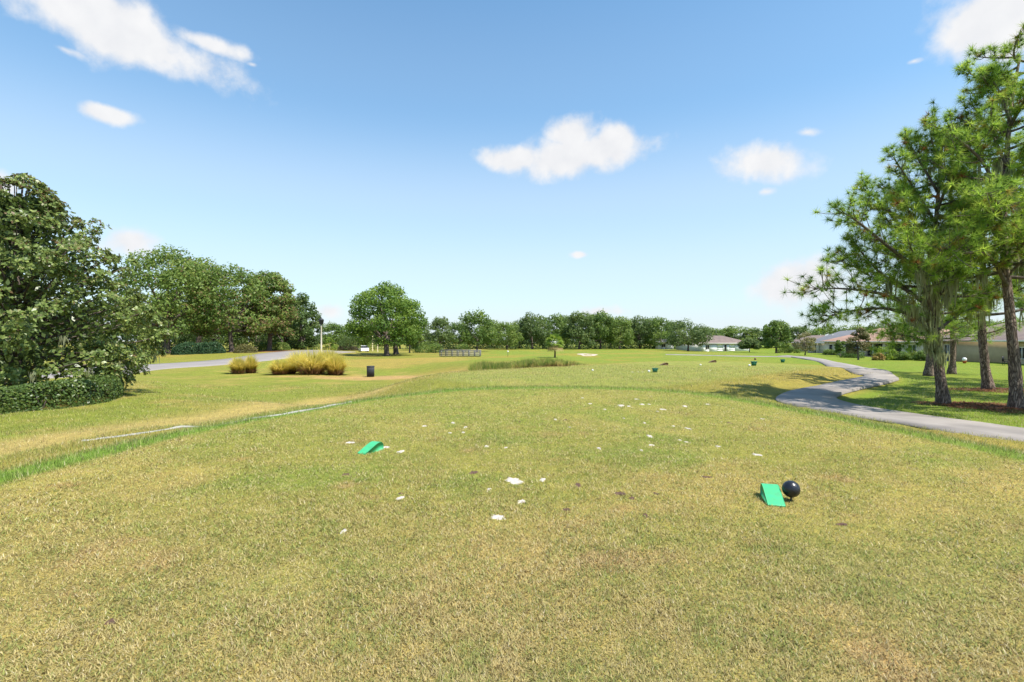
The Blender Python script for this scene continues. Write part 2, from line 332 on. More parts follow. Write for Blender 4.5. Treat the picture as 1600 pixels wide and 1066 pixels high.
def axis(lo, hi, f, s0, g):
    a = [0.0]; 
    while a[-1] < hi: a.append(a[-1] + (s0 if a[-1] < f else s0 + (a[-1] - f) * g))
    b = [0.0]
    while b[-1] > lo: b.append(b[-1] - (s0 if -b[-1] < f else s0 + (-b[-1] - f) * g))
    return np.array(b[::-1][:-1] + a)
gx = axis(-4500, 4500, 12, .19, .05); gy = axis(-40, 4500, 20, .19, .05)
X, Y = np.meshgrid(gx, gy); Z = gz(X, Y)
ps = lane_sd(X, Y, path_c, path_w); Z = np.where(ps < 0, Z - .06 * sst(.3, -.3, ps), Z)
nx, ny = len(gx), len(gy); i = (np.arange(ny - 1)[:, None] * nx + np.arange(nx - 1)[None]).ravel()
ground = link('ground', mesh_np('ground', np.stack([X, Y, Z], -1).reshape(-1, 3), np.stack([i, i + 1, i + 1 + nx, i + nx], -1), TURF, zone(X.ravel(), Y.ravel()), True))
tag(ground, 'mown golf course turf, yellow green and dry in patches', 'ground', kind='structure')
def lane(name, A, B, lift, mat, label, m=7):
    f = np.linspace(0, 1, m); P = A[:, None] * (1 - f)[None, :, None] + B[:, None] * f[None, :, None]
    z = gz(P[..., 0], P[..., 1]) + lift; z[:, 0] -= lift * 2.2; z[:, -1] -= lift * 2.2
    z[:, 1:-1] = z[:, 1:-1]
    P[:, 1] = P[:, 0] + (P[:, 1] - P[:, 0]) * .06; P[:, -2] = P[:, -1] + (P[:, -2] - P[:, -1]) * .06
    V = np.concatenate([P, z[..., None]], -1).reshape(-1, 3); k = len(A); i = (np.arange(k - 1)[:, None] * m + np.arange(m - 1)[None]).ravel()
    return tag(link(name, mesh_np(name, V, np.stack([i, i + 1, i + 1 + m, i + m], -1), mat)), label, 'path' if 'path' in name else 'road', kind='structure')
lane('cart_path', pathL, pathR, .035, CONC, 'grey concrete cart path winding between tee and pines')
lane('road', roadN, roadF, .05, ASPH, 'pale grey asphalt road curving past the oaks', 9)
fp = [(1040, 554.2), (1075, 554.8), (1120, 556.0), (1165, 557.0), (1205, 557.4), (1236, 557.8)]
lane('far_path', smooth_line([gp(x, y + .5)[:2] for x, y in fp], 30), smooth_line([gp(x, y - .5)[:2] for x, y in fp], 30), .035, CONC, 'pale far path crossing the turf before the white house', 5)
# ------------------------------------------------------------------ foliage builders
def rdir(n, rng): return unit(rng.normal(size=(n, 3)))
def leaves(mb, C, Nn, ln, wd, rng, cols):
    n = len(C); t = unit(np.cross(Nn, rdir(n, rng))); b = np.cross(Nn, t); ln = np.broadcast_to(ln, (n,))[:, None]; wd = np.broadcast_to(wd, (n,))[:, None]
    V = np.stack([C - t * ln * .5, C + b * wd * .5 + t * ln * .08, C + t * ln * .5, C - b * wd * .5 + t * ln * .08], 1).reshape(-1, 3)
    mb.add(V, np.arange(4 * n).reshape(-1, 4), np.repeat(cols, 4, 0))
def lerp_cols(pal, f, rng, jit=.15):
    pal = np.array(pal); f = np.clip(f, 0, .9999) * (len(pal) - 1); i = f.astype(int); q = (f - i)[:, None]
    return (pal[i] * (1 - q) + pal[np.minimum(i + 1, len(pal) - 1)] * q) * (1 + rng.uniform(-jit, jit, (len(f), 1)))
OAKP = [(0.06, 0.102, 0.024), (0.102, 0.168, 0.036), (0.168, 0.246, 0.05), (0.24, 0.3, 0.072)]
DARKP = [(0.056, 0.094, 0.031), (0.094, 0.144, 0.043), (0.144, 0.2, 0.056), (0.2, 0.25, 0.077)]
OLIVEP = [(.075, .125, .026), (.125, .195, .04), (.19, .26, .055), (.27, .29, .085)]
def bez(a, b, bow, n=6):
    a, b = np.array(a, float), np.array(b, float); t = np.linspace(0, 1, n)[:, None]; return a * (1 - t) + b * t + np.array(bow) * (4 * t * (1 - t))
def oak_parts(seed, h, w, th, nleaf, leaf, pal, nl=46, tr=.03, low=0.0, lobe=.2, shape=1.0, limbs=12, brown=0):
    """trunk mesh and crown mesh of a broad tree standing at the origin"""
    rng = np.random.default_rng(seed); mb = MB(); tb = MB(); rad = w / 2; ch = h - th
    a = rng.uniform(0, 2 * np.pi, nl * 4); z = rng.uniform(0, 1, nl * 4); keep = []
    prof = lambda q: np.sqrt(np.clip(1 - (np.clip((q - .34) / .66, -.5, 1)) ** 2, 0, 1)) ** shape
    pts = []
    for k in range(nl * 4):
        r = prof(z[k]) * rng.uniform(.5, 1) ** .5 * rad * (1 - lobe); p = np.array([math.cos(a[k]) * r, math.sin(a[k]) * r, th + ch * (.0 + .93 * z[k])])
        if all(np.linalg.norm((p - q) / (rad, rad, ch * .6)) > .19 for q in pts): pts.append(p)
        if len(pts) >= nl: break
    pts = np.array(pts); k = len(pts); lr = rad * lobe * rng.uniform(.8, 1.5, k); per = nleaf // k
    tint = rng.uniform(-.22, .22, k)
    for q in range(k):
        n = int(per * (lr[q] / (rad * lobe * 1.15)) ** 2); d = rdir(n, rng); d[:, 2] = np.where(d[:, 2] < 0, d[:, 2] * .6, d[:, 2]); rr = lr[q] * rng.uniform(.45, 1.08, n) ** .6 * (1 + .25 * np.sin(d[:, 0] * 5 + q) * np.sin(d[:, 1] * 6))
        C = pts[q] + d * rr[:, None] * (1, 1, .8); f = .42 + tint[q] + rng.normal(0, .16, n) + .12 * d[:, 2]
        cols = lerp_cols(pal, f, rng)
        if brown: 
            hit = rng.random(n) < brown * (1.6 - 1.4 * (C[:, 2] - th) / ch); cols[hit] = np.array((.23, .165, .075)) * rng.uniform(.7, 1.2, (hit.sum(), 1))
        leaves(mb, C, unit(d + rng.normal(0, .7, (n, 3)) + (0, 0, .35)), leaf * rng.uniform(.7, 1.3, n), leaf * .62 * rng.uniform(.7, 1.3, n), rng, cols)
    r0 = h * tr; bend = rng.uniform(-.03, .03, 2) * h; top = np.array([bend[0], bend[1], th + ch * .3])
    fork = np.array([bend[0] * .5, bend[1] * .5, th * .85])
    tb.tube(np.array([(0, 0, -.3), (0, 0, .05), (0, 0, .35), fork * .55, fork, top]) + 0, [r0 * 1.6, r0 * 1.45, r0 * 1.08, r0, r0 * .95, r0 * .45], 9, (1, 1, 1), rough=.08, rng=rng)
    for q in rng.permutation(k)[:limbs]:
        e = pts[q]; s = fork + (top - fork) * rng.uniform(0, .8); tb.tube(bez(s, e, (0, 0, -.06 * ch) if e[2] < th + ch * .4 else (0, 0, .02 * ch)), np.linspace(r0 * .5, r0 * .12, 6), 6)
    return tb.mesh('trunk', BARK, True), mb.mesh('crown', LEAF)
def put_tree(name, parts, loc, label, group=None, rz=0, s=(1, 1, 1), cat='tree'):
    t = thing(name, loc, label, cat, group, rz); t.scale = s; link('trunk', parts[0], t); link('crown', parts[1], t); return t
# ------------------------------------------------------------------ distant row of oaks
protos = [oak_parts(100 + k, 12, 13 + (k % 3), 1.6 + .4 * (k % 2), 5200, .62, [DARKP, OAKP, OLIVEP, DARKP, OAKP][k], nl=34, lobe=.25, low=0, limbs=7) for k in range(5)]
rngT = np.random.default_rng(77)
row = [(688, 497, 148, 46), (745, 486, 132, 62), (792, 503, 160, 50), (832, 489, 168, 56), (868, 492, 172, 52), (905, 489, 165, 58), (938, 487, 170, 56), (968, 495, 168, 48), (1000, 494, 175, 54), (1032, 497, 172, 50),
       (655, 500, 165, 50), (718, 503, 172, 48), (766, 500, 178, 48), (812, 502, 186, 50), (850, 496, 190, 52), (886, 495, 190, 52), (922, 494, 192, 52), (953, 496, 190, 50), (985, 498, 192, 50), (1016, 498, 190, 50), (1052, 503, 200, 50),
       (520, 505, 185, 52), (558, 503, 190, 50), (590, 500, 195, 52), (625, 500, 190, 50), (1098, 512, 200, 60), (1124, 514, 205, 60), (1152, 510, 205, 60), (1182, 512, 205, 60), (1212, 512, 215, 56), (1248, 511, 205, 60), (1285, 512, 190, 56), (1330, 508, 180, 60), (1375, 505, 170, 64), (1425, 503, 160, 66), (1475, 500, 150, 70), (1530, 500, 140, 74), (1590, 498, 130, 76), (1650, 495, 130, 80)]
for k, (px, ty, d, wpx) in enumerate(row):
    p = at(px, d); h = up(ty, d) - p[2]; w = wpx / FPX * d; m = protos[k % 5]
    beh = px > 1240
    if beh: lab, g = 'dark green oak standing behind the row of houses', 'oaks behind the houses'
    elif px > 1090: lab, g = 'green tree rising behind the white garage house roof', 'trees behind the white house'
    elif px < 640 : lab, g = 'dark oak behind the road and the big round oak', 'oaks behind the road end'
    else: lab, g = 'dark green live oak in the long row beyond the fairway', 'row of live oaks beyond the fairway'
    lab = {745: 'tallest oak rising from the far row behind the footbridge', 688: 'oak between the big round oak and the footbridge', 868: 'oak of the far row directly behind the fan palm', 905: 'tall oak of the far row behind the sand bunker', 1052: 'oak behind the small white outbuilding'}.get(px, lab)
    put_tree('oak_tree', m, p, lab, g, rngT.uniform(0, 6.3), (w / 13.5, w / 13.5, h / 12))
for k in range(16):                                      # the row goes on out of the frame on the left, behind the magnolia
    px = -420 + k * 62; d = 150 + 25 * (k % 2); p = at(px, d); s = rngT.uniform(.95, 1.25)
    if px > 480: break
    put_tree('oak_tree', protos[k % 5], p, 'oak of the shady wood behind the roadside oaks', 'oaks in the wood behind the road', rngT.uniform(0, 6.3), (s * 1.1, s * 1.1, s))
# dark understorey below the row: far wood edge that reads as one mass
ub = MB(); 
for px in np.arange(640, 1090, 1.6):
    d = 176 + rngT.uniform(-3, 14); p = at(px, d); n = 46; c = p + rngT.normal(0, 1, (n, 3)) * (1.3, 1.6, .1); c[:, 2] = p[2] + rngT.uniform(0, 1, n) ** 1.3 * rngT.uniform(2.4, 6.0)
    leaves(ub, c, rdir(n, rngT), .55, .4, rngT, lerp_cols(DARKP, rngT.normal(.12, .15, n), rngT))
tag(ub.build('undergrowth', LEAF), 'dark scrub filling the gaps under the far oak row', 'undergrowth', kind='stuff')
# oaks and trees that stand apart
pr = oak_parts(7, 13.4, 15.4, 2.2, 15000, .42, [(.05, .10, .02), (.10, .18, .03), (.17, .26, .04), (.25, .32, .06)], nl=90, lobe=.165, tr=.034, limbs=14)
pb = gp(604, 556); s = (up(443, pb[1]) - pb[2]) / 13.4
big = put_tree('oak_tree', pr, pb, 'big round bright green oak standing alone on the lawn', None, 0, (s, s, s))
p = at(619, 104); put_tree('oak_tree', oak_parts(8, 11.5, 10.5, 2.4, 6000, .5, OAKP, nl=34, tr=.045), p, 'thick trunked oak half hidden behind the big round oak', None, 1, (1, 1, 1))
p = at(640, 118); put_tree('oak_tree', oak_parts(9, 7.5, 7, 2.2, 3500, .45, OLIVEP, nl=24, tr=.02), p, 'small thin trunked tree right behind the big round oak', None, 2)
spec = [(1075, 503, 150, 72, DARKP, 'dark spreading oak in front of the small white building'), (1213, 501, 128, 54, OAKP, 'round green tree casting shade right of the white garages'), (1171, 531, 146, 36, DARKP, 'small dark oak in front of the white garage doors')]
for k, (px, ty, d, wpx, pal, lab) in enumerate(spec):
    p = at(px, d); h = up(ty, d) - p[2]; w = wpx / FPX * d; put_tree('oak_tree', oak_parts(30 + k, h, w, h * (.27, .2, .38)[k], 6500, .42, pal, nl=40, lobe=.22), p, lab)
# roadside oaks on the left
spec = [(262, 549, 388, 88, 165, 'tall leafy oak at the mulch bank beside the clipped magnolia', .06, 41), (362, 547, 417, 92, 150, 'spreading oak with forked trunk and brown tinged lower leaves', .15, 42), (421, 544, 425, 98, 92, 'small crowned oak with brownish low leaves and bare trunk', .24, 43), (310, 545, 404, 104, 130, 'oak standing behind the forked roadside oak', .07, 44)]
for k, (px, by, ty, d, wpx, lab, br, sd_) in enumerate(spec):
    p = at(px, d); h = up(ty, d) - p[2]; w = wpx / FPX * d
    put_tree('oak_tree', oak_parts(sd_, h, w, h * .22, 13000, .46, OLIVEP, nl=70, lobe=.19, tr=.026, brown=br, limbs=18), p, lab)
spec = [(472, 457, 112, 66, 'dark pointed evergreen standing at the right end of roadside oaks', 51), (445, 470, 118, 60, 'dark evergreen squeezed between oak and pointed evergreen', 52), (335, 470, 122, 110, 'dark low evergreen filling the shade behind the forked oak', 53), (255, 480, 116, 110, 'dark low evergreen behind the tall leafy oak', 54), (400, 478, 124, 90, 'dark low evergreen behind the bare trunked oak', 55)]
for px, ty, d, wpx, lab, sd_ in spec:
    p = at(px, d); h = up(ty, d) - p[2]; w = wpx / FPX * d
    put_tree('evergreen_tree', oak_parts(sd_, h, w, .5, 7000, .46, [(.05, .08, .028), (.08, .135, .036), (.135, .19, .05), (.22, .25, .10)], nl=44, lobe=.22, shape=1.5 if sd_ < 53 else 1), p, lab)
# ------------------------------------------------------------------ hedges and shrubs
def hedge(name, px0, px1, d0, d1, h, t, pal, lab, n, cat='hedge', leaf=.12, wav=.12, gloss=LEAF, line=None):
    rng = np.random.default_rng(int(abs(px0) * 7 + d0)); a, b = at(px0, d0), at(px1, d1)
    P = np.array([a[:2], b[:2]]) if line is None else np.array(line)
    Ls = np.concatenate([[0], np.cumsum(np.linalg.norm(np.diff(P, axis=0), axis=1))]); u = rng.uniform(0, Ls[-1], n); cx = np.interp(u, Ls, P[:, 0]); cy = np.interp(u, Ls, P[:, 1])
    T = unit(np.stack([np.interp(np.minimum(u + .1, Ls[-1]), Ls, P[:, 0]) - np.interp(u - .1, Ls, P[:, 0]), np.interp(np.minimum(u + .1, Ls[-1]), Ls, P[:, 1]) - np.interp(u - .1, Ls, P[:, 1])], -1)); Nm = np.stack([-T[:, 1], T[:, 0]], -1)
    ang = rng.uniform(-.15, np.pi + .15, n); k = 5.0; rr = (np.abs(np.cos(ang)) ** k + np.abs(np.sin(ang)) ** k) ** (-1 / k); rr = rr * (1 - rng.uniform(0, .28, n) ** 1.5) * (1 + wav * (fbm(cx * 1.1 + 5, cy * 1.1 + ang * .8, 3) - .5) * 2)
    endf = np.minimum(1, np.sqrt(np.clip(np.minimum(u, Ls[-1] - u) / (t * .5), .03, 1))); rr = rr * endf
    off = np.cos(ang) * rr * t / 2; z = np.maximum(np.sin(ang) * rr * h, .02)
    x, y = cx + Nm[:, 0] * off, cy + Nm[:, 1] * off; C = np.stack([x, y, gz(x, y) + z], -1)
    out_ = np.stack([Nm[:, 0] * np.cos(ang), Nm[:, 1] * np.cos(ang), np.sin(ang)], -1); mb = MB(); o0 = np.array([P[:, 0].mean(), P[:, 1].mean(), gz1(P[:, 0].mean(), P[:, 1].mean())])
    leaves(mb, C - o0, unit(out_ + rng.normal(0, .6, (n, 3))), leaf * rng.uniform(.7, 1.3, n), leaf * .6, rng, lerp_cols(pal, rng.normal(.45, .22, n), rng))
    st = MB()
    for q in np.linspace(.06, .94, max(3, int(Ls[-1] / 1.2))):
        xx, yy = np.interp(q * Ls[-1], Ls, P[:, 0]), np.interp(q * Ls[-1], Ls, P[:, 1]); zz = gz1(xx, yy)
        for _ in range(3): st.tube(bez(np.array([xx, yy, zz - .1]) - o0, np.array([xx + rng.uniform(-.3, .3), yy + rng.uniform(-.3, .3), zz + h * .75]) - o0, (0, 0, .05), 4), np.linspace(.02, .008, 4), 5)
    t_ = thing(name, o0, lab, cat); mb.build('foliage', gloss, t_); tag(st.build('stems', BARK, t_), kind='stuff'); return t_
hg = smooth_line([gp(-140, 668)[:2], gp(0, 645)[:2], gp(80, 637)[:2], gp(140, 628)[:2], gp(162, 619)[:2], gp(150, 609)[:2]], 40)
hedge('hedge', -100, 190, 15, 17, .76, 1.15, [(.03, .055, .015), (.06, .105, .022), (.11, .16, .035), (.2, .22, .07)], 'low clipped hedge curving round the foot of the magnolia', 26000, leaf=.085, line=hg, gloss=MAGL, wav=.18)
hedge('hedge', 268, 352, 84, 86, 1.7, 2.5, [(.03, .07, .03), (.05, .105, .045), (.09, .15, .06)], 'blue green feathery shrub bank under the roadside oaks', 5000, leaf=.32, wav=.3)
hedge('hedge', 366, 402, 86, 88, 1.3, 1.8, [(.10, .10, .03), (.16, .15, .05), (.24, .20, .09)], 'straw coloured grassy hedge below the bare trunked oak', 2600, leaf=.3, wav=.35)
hedge('hedge', 404, 454, 104, 106, 1.5, 1.6, OLIVEP, 'long clipped olive hedge behind the bare trunked oak', 3000, leaf=.25, wav=.05)
hedge('hedge', 462, 502, 118, 120, 1.5, 1.6, OLIVEP, 'clipped hedge on the verge behind the lamp post', 2600, leaf=.25, wav=.05)
hedge('hedge', 527, 560, 150, 150, 1.2, 1.6, [(.06, .05, .03), (.10, .085, .045), (.14, .12, .06)], 'dry brown hedge across the end of the road', 1800, leaf=.28)
p = at(515, 140); put_tree('shrub', oak_parts(61, 3.6, 4.2, .3, 1800, .32, [(.10, .17, .02), (.16, .24, .03), (.22, .3, .05)], nl=16, lobe=.3), p, 'bright yellow green bush beside the end of the road', cat='shrub')
p = at(545, 152); put_tree('shrub', oak_parts(62, 4.6, 7.5, .3, 2400, .36, DARKP, nl=22, lobe=.28), p, 'dark round bush behind the dry brown hedge', cat='shrub')
# low shrubs beyond the footbridge
for k, (px, d, h, w) in enumerate([(655, 120, 2.2, 5), (668, 126, 2.6, 5), (680, 118, 1.9, 4.5), (560, 160, 4, 8), (585, 158, 3.5, 7), (600, 165, 4, 8), (722, 140, 2.0, 5)]):
    put_tree('shrub', oak_parts(70 + k, h, w, .1, 900, .3, OLIVEP if k % 2 else OAKP, nl=12, lobe=.32, limbs=4), at(px, d), 'low wild shrub in the thicket behind the big round oak', 'shrubs of the thicket', cat='shrub')
# ------------------------------------------------------------------ magnolia
def magnolia(px, d, top, lab, seed=3):
    rng = np.random.default_rng(seed); b = at(px, d); H = up(top, d) - b[2]; t_ = thing('magnolia_tree', b, lab, 'tree'); mb, tb = MB(), MB()
    zz = np.array([0, .05, .12, .22, .36, .5, .62, .74, .86, .94, 1.0]) * H; rr = np.array([2.9, 3.5, 4.1, 4.45, 4.3, 3.9, 3.4, 2.6, 1.55, .95, .3])
    tips = []
    for k in range(380):
        z = .5 + (H - .55) * rng.uniform(0, 1) ** 1.02; a = rng.uniform(0, 2 * np.pi); lump = 1 + .13 * math.sin(a * 5 + z * 2.1) + .08 * math.sin(a * 9 - z * 4) + .09 * math.sin(z * 5.2 + a)
        r = np.interp(z, zz, rr) * rng.uniform(.5, 1.0) ** .35 * lump * .93; tips.append((math.cos(a) * r, math.sin(a) * r, z))
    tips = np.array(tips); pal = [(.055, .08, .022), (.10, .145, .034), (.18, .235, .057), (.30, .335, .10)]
    for q, c in enumerate(tips):
        hi = c[2] / H; rl = rng.uniform(.32, .62) * (1 - .42 * hi); nr = int(24 * (rl / .45) ** 2 * (1 if hi < .6 else .85)); od = unit(np.array([c[0], c[1], .35 * 3]))
        for _ in range(nr):
            e = rdir(1, rng)[0]; e = unit(e + od * .5); s = c + e * rl * rng.uniform(.4, 1.05) * (1, 1, .7); ax = unit(e + od * .5 + (0, 0, .45)); n = 8
            ph = rng.uniform(0, 6.3) + np.arange(n) * 2.4; u = unit(np.cross(ax, (0.3, .2, 1.0))); v = np.cross(ax, u)
            lay = unit(u * np.cos(ph)[:, None] + v * np.sin(ph)[:, None] + ax * rng.uniform(.1, .9, n)[:, None]); ll = rng.uniform(.10, .18, n)[:, None]
            side = unit(np.cross(lay, ax + rng.normal(0, .25, (n, 3)))); nn = np.cross(side, lay); w = ll * .26
            V = np.stack([s + lay * .02, s + lay * ll * .6 + side * w + nn * .012, s + lay * ll + nn * -.01, s + lay * ll * .6 - side * w + nn * .012], 1).reshape(-1, 3)
            f = rng.normal(.5, .2, n); cols = lerp_cols(pal, f, rng)
            bp = .03 + .20 * sst(.55, .95, hi) ; hb = rng.random(n) < bp; cols[hb] = np.array((.13, .085, .035)) * rng.uniform(.6, 1.3, (hb.sum(), 1))
            yl = rng.random(n) < .06; cols[yl] = np.array((.27, .27, .11)) * rng.uniform(.7, 1.2, (yl.sum(), 1))
            mb.add(V, np.arange(4 * n).reshape(-1, 4), np.repeat(cols, 4, 0))
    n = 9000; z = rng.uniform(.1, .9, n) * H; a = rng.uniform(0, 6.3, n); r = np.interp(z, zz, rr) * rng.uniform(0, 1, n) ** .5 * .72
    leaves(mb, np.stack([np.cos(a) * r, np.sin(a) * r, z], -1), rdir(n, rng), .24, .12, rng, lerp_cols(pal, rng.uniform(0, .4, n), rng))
    tb.tube([(0, 0, -.3), (0, 0, .3), (.05, .03, H * .4), (.1, .05, H * .92)], [.26, .2, .15, .03], 9, rough=.08, rng=rng)
    for q in rng.permutation(len(tips))[:150]:
        c = tips[q]; s = np.array([.03, .02, max(.25, c[2] * .72 - .2)]); tb.tube(bez(s, c, (0, 0, -.12)), np.linspace(.05, .012, 6), 5)
    ms = MB()
    for k in range(16):
        a = rng.uniform(-2.6, .6); z = rng.uniform(.5, 2.3); r = np.interp(z, zz, rr) * rng.uniform(.8, 1.0); moss_hank(ms, np.array([math.cos(a) * r, math.sin(a) * r, z]), rng.uniform(.25, .6), .05, rng, 14)
    link('trunk', tb.mesh('trunk', BARK, True), t_); link('crown', mb.mesh('crown', MAGL), t_); tag(link('moss', ms.mesh('moss', BLADE), t_), kind='stuff')
    return t_
def moss_hank(mb, p, ln, wd, rng, n=20, col=(.27, .28, .16)):
    s = p + rng.normal(0, 1, (n, 3)) * (wd, wd, .03); l = ln * rng.uniform(.35, 1.1, n); a = rng.uniform(0, 6.3, n); w = wd * rng.uniform(.12, .4, n)
    dx = np.stack([np.cos(a) * w, np.sin(a) * w, 0 * a], -1); sw = rng.normal(0, .06, (n, 3)) * ln; sw[:, 2] = 0
    mid = s + sw - np.stack([0 * l, 0 * l, l * .5], -1); end = s + sw * 1.3 - np.stack([0 * l, 0 * l, l], -1)
    V = np.stack([s - dx * .6, s + dx * .6, mid + dx, mid - dx, end], 1).reshape(-1, 3); b = np.arange(n)[:, None] * 5
    c = np.repeat(np.array(col) * rng.uniform(.7, 1.2, (n, 1)), 5, 0)
    st = mb.n; mb.add(V, b + np.array([0, 1, 2, 3]), c); mb.F.setdefault(3, []).append(b + np.array([3, 2, 4]) + st)
magnolia(22, 18.2, 274, 'broad glossy dark green magnolia rising from a clipped hedge')
mb = MB(); bed = gp(176, 622)
# ------------------------------------------------------------------ pines
def pine(trunk, rad, limbs, nrand, lenf, seed, label, group=None, moss=0, zlow=.3, needles=44, tufts=3, tl=.225, low_moss=None, dens=16):
    """trunk: world points base to top; limbs: explicit world polylines"""
    rng = np.random.default_rng(seed); T = np.array(trunk, float); base = T[0].copy(); t_ = thing('pine_tree', base, label, 'tree', group); T = smooth_line(T - base, 26); H = T[-1, 2]
    tb, bb, nb = MB(), MB(), MB(); T2 = T.copy(); T2[0, 2] -= .25; f = np.linspace(0, 1, len(T)); r = rad * (1 - .82 * f) * (1 + .5 * np.exp(-T[:, 2] / .25)); shade = np.where(T[:, 2] < .8, .75, 1.0)
    n0 = tb.n; k_, ns = len(T2), 16; tb.tube(T2, r, ns, (1, .95, .9), rough=.11, rng=rng)
    L_ = [np.array(l, float) - base for l in limbs]
    for k in range(nrand):
        q = zlow + (1 - zlow) * ((k + rng.random()) / nrand) ** .9; s = np.array([np.interp(q, f, T[:, c]) for c in range(3)]); a = k * 2.4 + rng.uniform(-.4, .4); ln = lenf(s[2] / H) * rng.uniform(.7, 1.1)
        dr = np.array([math.cos(a), math.sin(a), 0]); e = s + dr * ln + (0, 0, ln * rng.uniform(.05, .45)); L_.append(bez(s, e, (rng.uniform(-.15, .15) * ln, rng.uniform(-.15, .15) * ln, -.1 * ln), 6))
    tc, td, tw = [], [], []
    for l in L_:
        P = smooth_line(l, 10); ln = np.linalg.norm(np.diff(P, axis=0), axis=1).sum(); r0 = min(.02 + .012 * ln, .075); bb.tube(P, np.linspace(r0, .01, 10), 6)
        nt_ = max(4, int(ln * dens / 2)) 
        for k in range(nt_):
            q = .28 + .72 * (k + rng.random()) / nt_; s = np.array([np.interp(q * 9, np.arange(10), P[:, c]) for c in range(3)]); fw = unit(P[min(int(q * 9) + 1, 9)] - P[int(q * 9) - 1 if int(q * 9) else 0])
            d = unit(fw * .7 + rng.normal(0, .6, 3) + (0, 0, .35)); tln = ln * rng.uniform(.12, .3) * (1.25 - q * .6); tln = min(max(tln, .25), 1.1); e = s + d * tln; bb.tube(bez(s, e, (0, 0, -.05), 4), np.linspace(.012, .006, 4), 4, cap=False)
            for j in range(tufts):
                g = 1 - j * .3; c = s + (e - s) * g + rng.normal(0, .07, 3) * j; tc.append(c); td.append(unit(d + rng.normal(0, .5, 3) + (0, 0, .35))); tw.append(rng.random())
    tc, td, tw = np.array(tc), np.array(td), np.array(tw); n = len(tc); C = np.repeat(tc, needles, 0); D = unit(np.repeat(td, needles, 0) * .55 + rdir(n * needles, rng)); ll = tl * rng.uniform(.7, 1.15, (n * needles, 1))
    side = unit(np.cross(D, rdir(n * needles, rng))) * .0058; tip = C + D * ll - np.array([0, 0, .03]) * rng.uniform(0, 1, (n * needles, 1))
    st = C - D * .03; V = np.stack([st - side, st + side, tip], 1).reshape(-1, 3)
    pal = [(.09, .165, .026), (.15, .26, .036), (.25, .385, .05), (.39, .50, .08)]; cols = lerp_cols(pal, np.clip(tw * .85 + .1, 0, 1), rng, .1); dead = rng.random(n) < .035; cols[dead] = (.28, .13, .035); yel = rng.random(n) < .05; cols[yel] = (.30, .27, .05)
    cols = np.repeat(cols, needles, 0) * rng.uniform(.75, 1.25, (n * needles, 1)); nb.add(V, np.arange(3 * n * needles).reshape(-1, 3), np.repeat(cols, 3, 0))
    link('trunk', tb.mesh('trunk', PBARK, True), t_); link('branches', bb.mesh('branches', BARK, True), t_); link('needles', nb.mesh('needles', NEEDLE), t_)
    ms = MB()
    for k in range(moss):
        l = L_[rng.integers(len(L_))]; P = smooth_line(l, 10); q = rng.uniform(.05, .75) * 9; p = np.array([np.interp(q, np.arange(10), P[:, c]) for c in range(3)]); moss_hank(ms, p, rng.uniform(.3, .9), .08, rng, 26)
    for (p, ln, wd, nn) in (low_moss or []): moss_hank(ms, np.array(p) - base, ln, wd, rng, nn, (.33, .34, .17))
    if ms.n: tag(link('moss', ms.mesh('moss', BLADE), t_), kind='stuff')
    return t_
def pine_bark():
    m, t = newmat('pine_bark'); o = N('ShaderNodeOutputMaterial', t); p = N('ShaderNodeBsdfPrincipled', t); L(p.outputs[0], o.inputs[0], t); p.inputs['Roughness'].default_value = .9; p.inputs['Specular IOR Level'].default_value = .2
    tc = N('ShaderNodeTexCoord', t); mp = N('ShaderNodeMapping', t); mp.inputs['Scale'].default_value = (1, 1, .22); L(tc.outputs['Object'], mp.inputs['Vector'], t)
    nz = N('ShaderNodeTexNoise', t); nz.inputs['Scale'].default_value = 5; L(mp.outputs[0], nz.inputs['Vector'], t); ad = N('ShaderNodeMix', t, data_type='RGBA'); ad.inputs['Factor'].default_value = .3; L(mp.outputs[0], ad.inputs['A'], t); L(nz.outputs['Color'], ad.inputs['B'], t)
    vo = N('ShaderNodeTexVoronoi', t, feature='DISTANCE_TO_EDGE'); vo.inputs['Scale'].default_value = 26; L(ad.outputs['Result'], vo.inputs['Vector'], t)
    r = N('ShaderNodeValToRGB', t); e = r.color_ramp.elements; e[0].position = .0; e[0].color = (.055, .036, .03, 1); e[1].position = .3; e[1].color = (.36, .275, .225, 1); L(vo.outputs['Distance'], r.inputs[0], t)
    n2 = N('ShaderNodeTexNoise', t); n2.inputs['Scale'].default_value = 12; L(tc.outputs['Object'], n2.inputs['Vector'], t); mm = N('ShaderNodeMix', t, data_type='RGBA', blend_type='MULTIPLY'); mm.inputs['Factor'].default_value = .7; L(r.outputs[0], mm.inputs['A'], t); L(n2.outputs['Fac'], mm.inputs['B'], t)
    mul = N('ShaderNodeMix', t, data_type='RGBA', blend_type='MULTIPLY'); mul.inputs['Factor'].default_value = 1; L(mm.outputs['Result'], mul.inputs['A'], t); mul.inputs['B'].default_value = (1.5, 1.45, 1.4, 1); L(mul.outputs['Result'], p.inputs['Base Color'], t)
    b = N('ShaderNodeBump', t); b.inputs['Strength'].default_value = 1; b.inputs['Distance'].default_value = .05; L(r.outputs[0], b.inputs['Height'], t); L(b.outputs[0], p.inputs['Normal'], t)
    return m
PBARK = pine_bark()
def W3(px, py, d): return np.array([(px - 800) / FPX * d, d, up(py, d)])
b1, b2, b3, b4, b5 = [gp(*p) for p in pine_px]
d1, d2, d3 = b1[1], b2[1], b3[1]
def lp(pts, d): return [W3(a, b, d + e) for a, b, e in pts]
t1 = [b1] + lp([(1468, 580, 0), (1462, 535, 0), (1458, 490, 0), (1463, 430, 0), (1461, 370, .1), (1466, 300, .2), (1474, 205, .3)], d1)
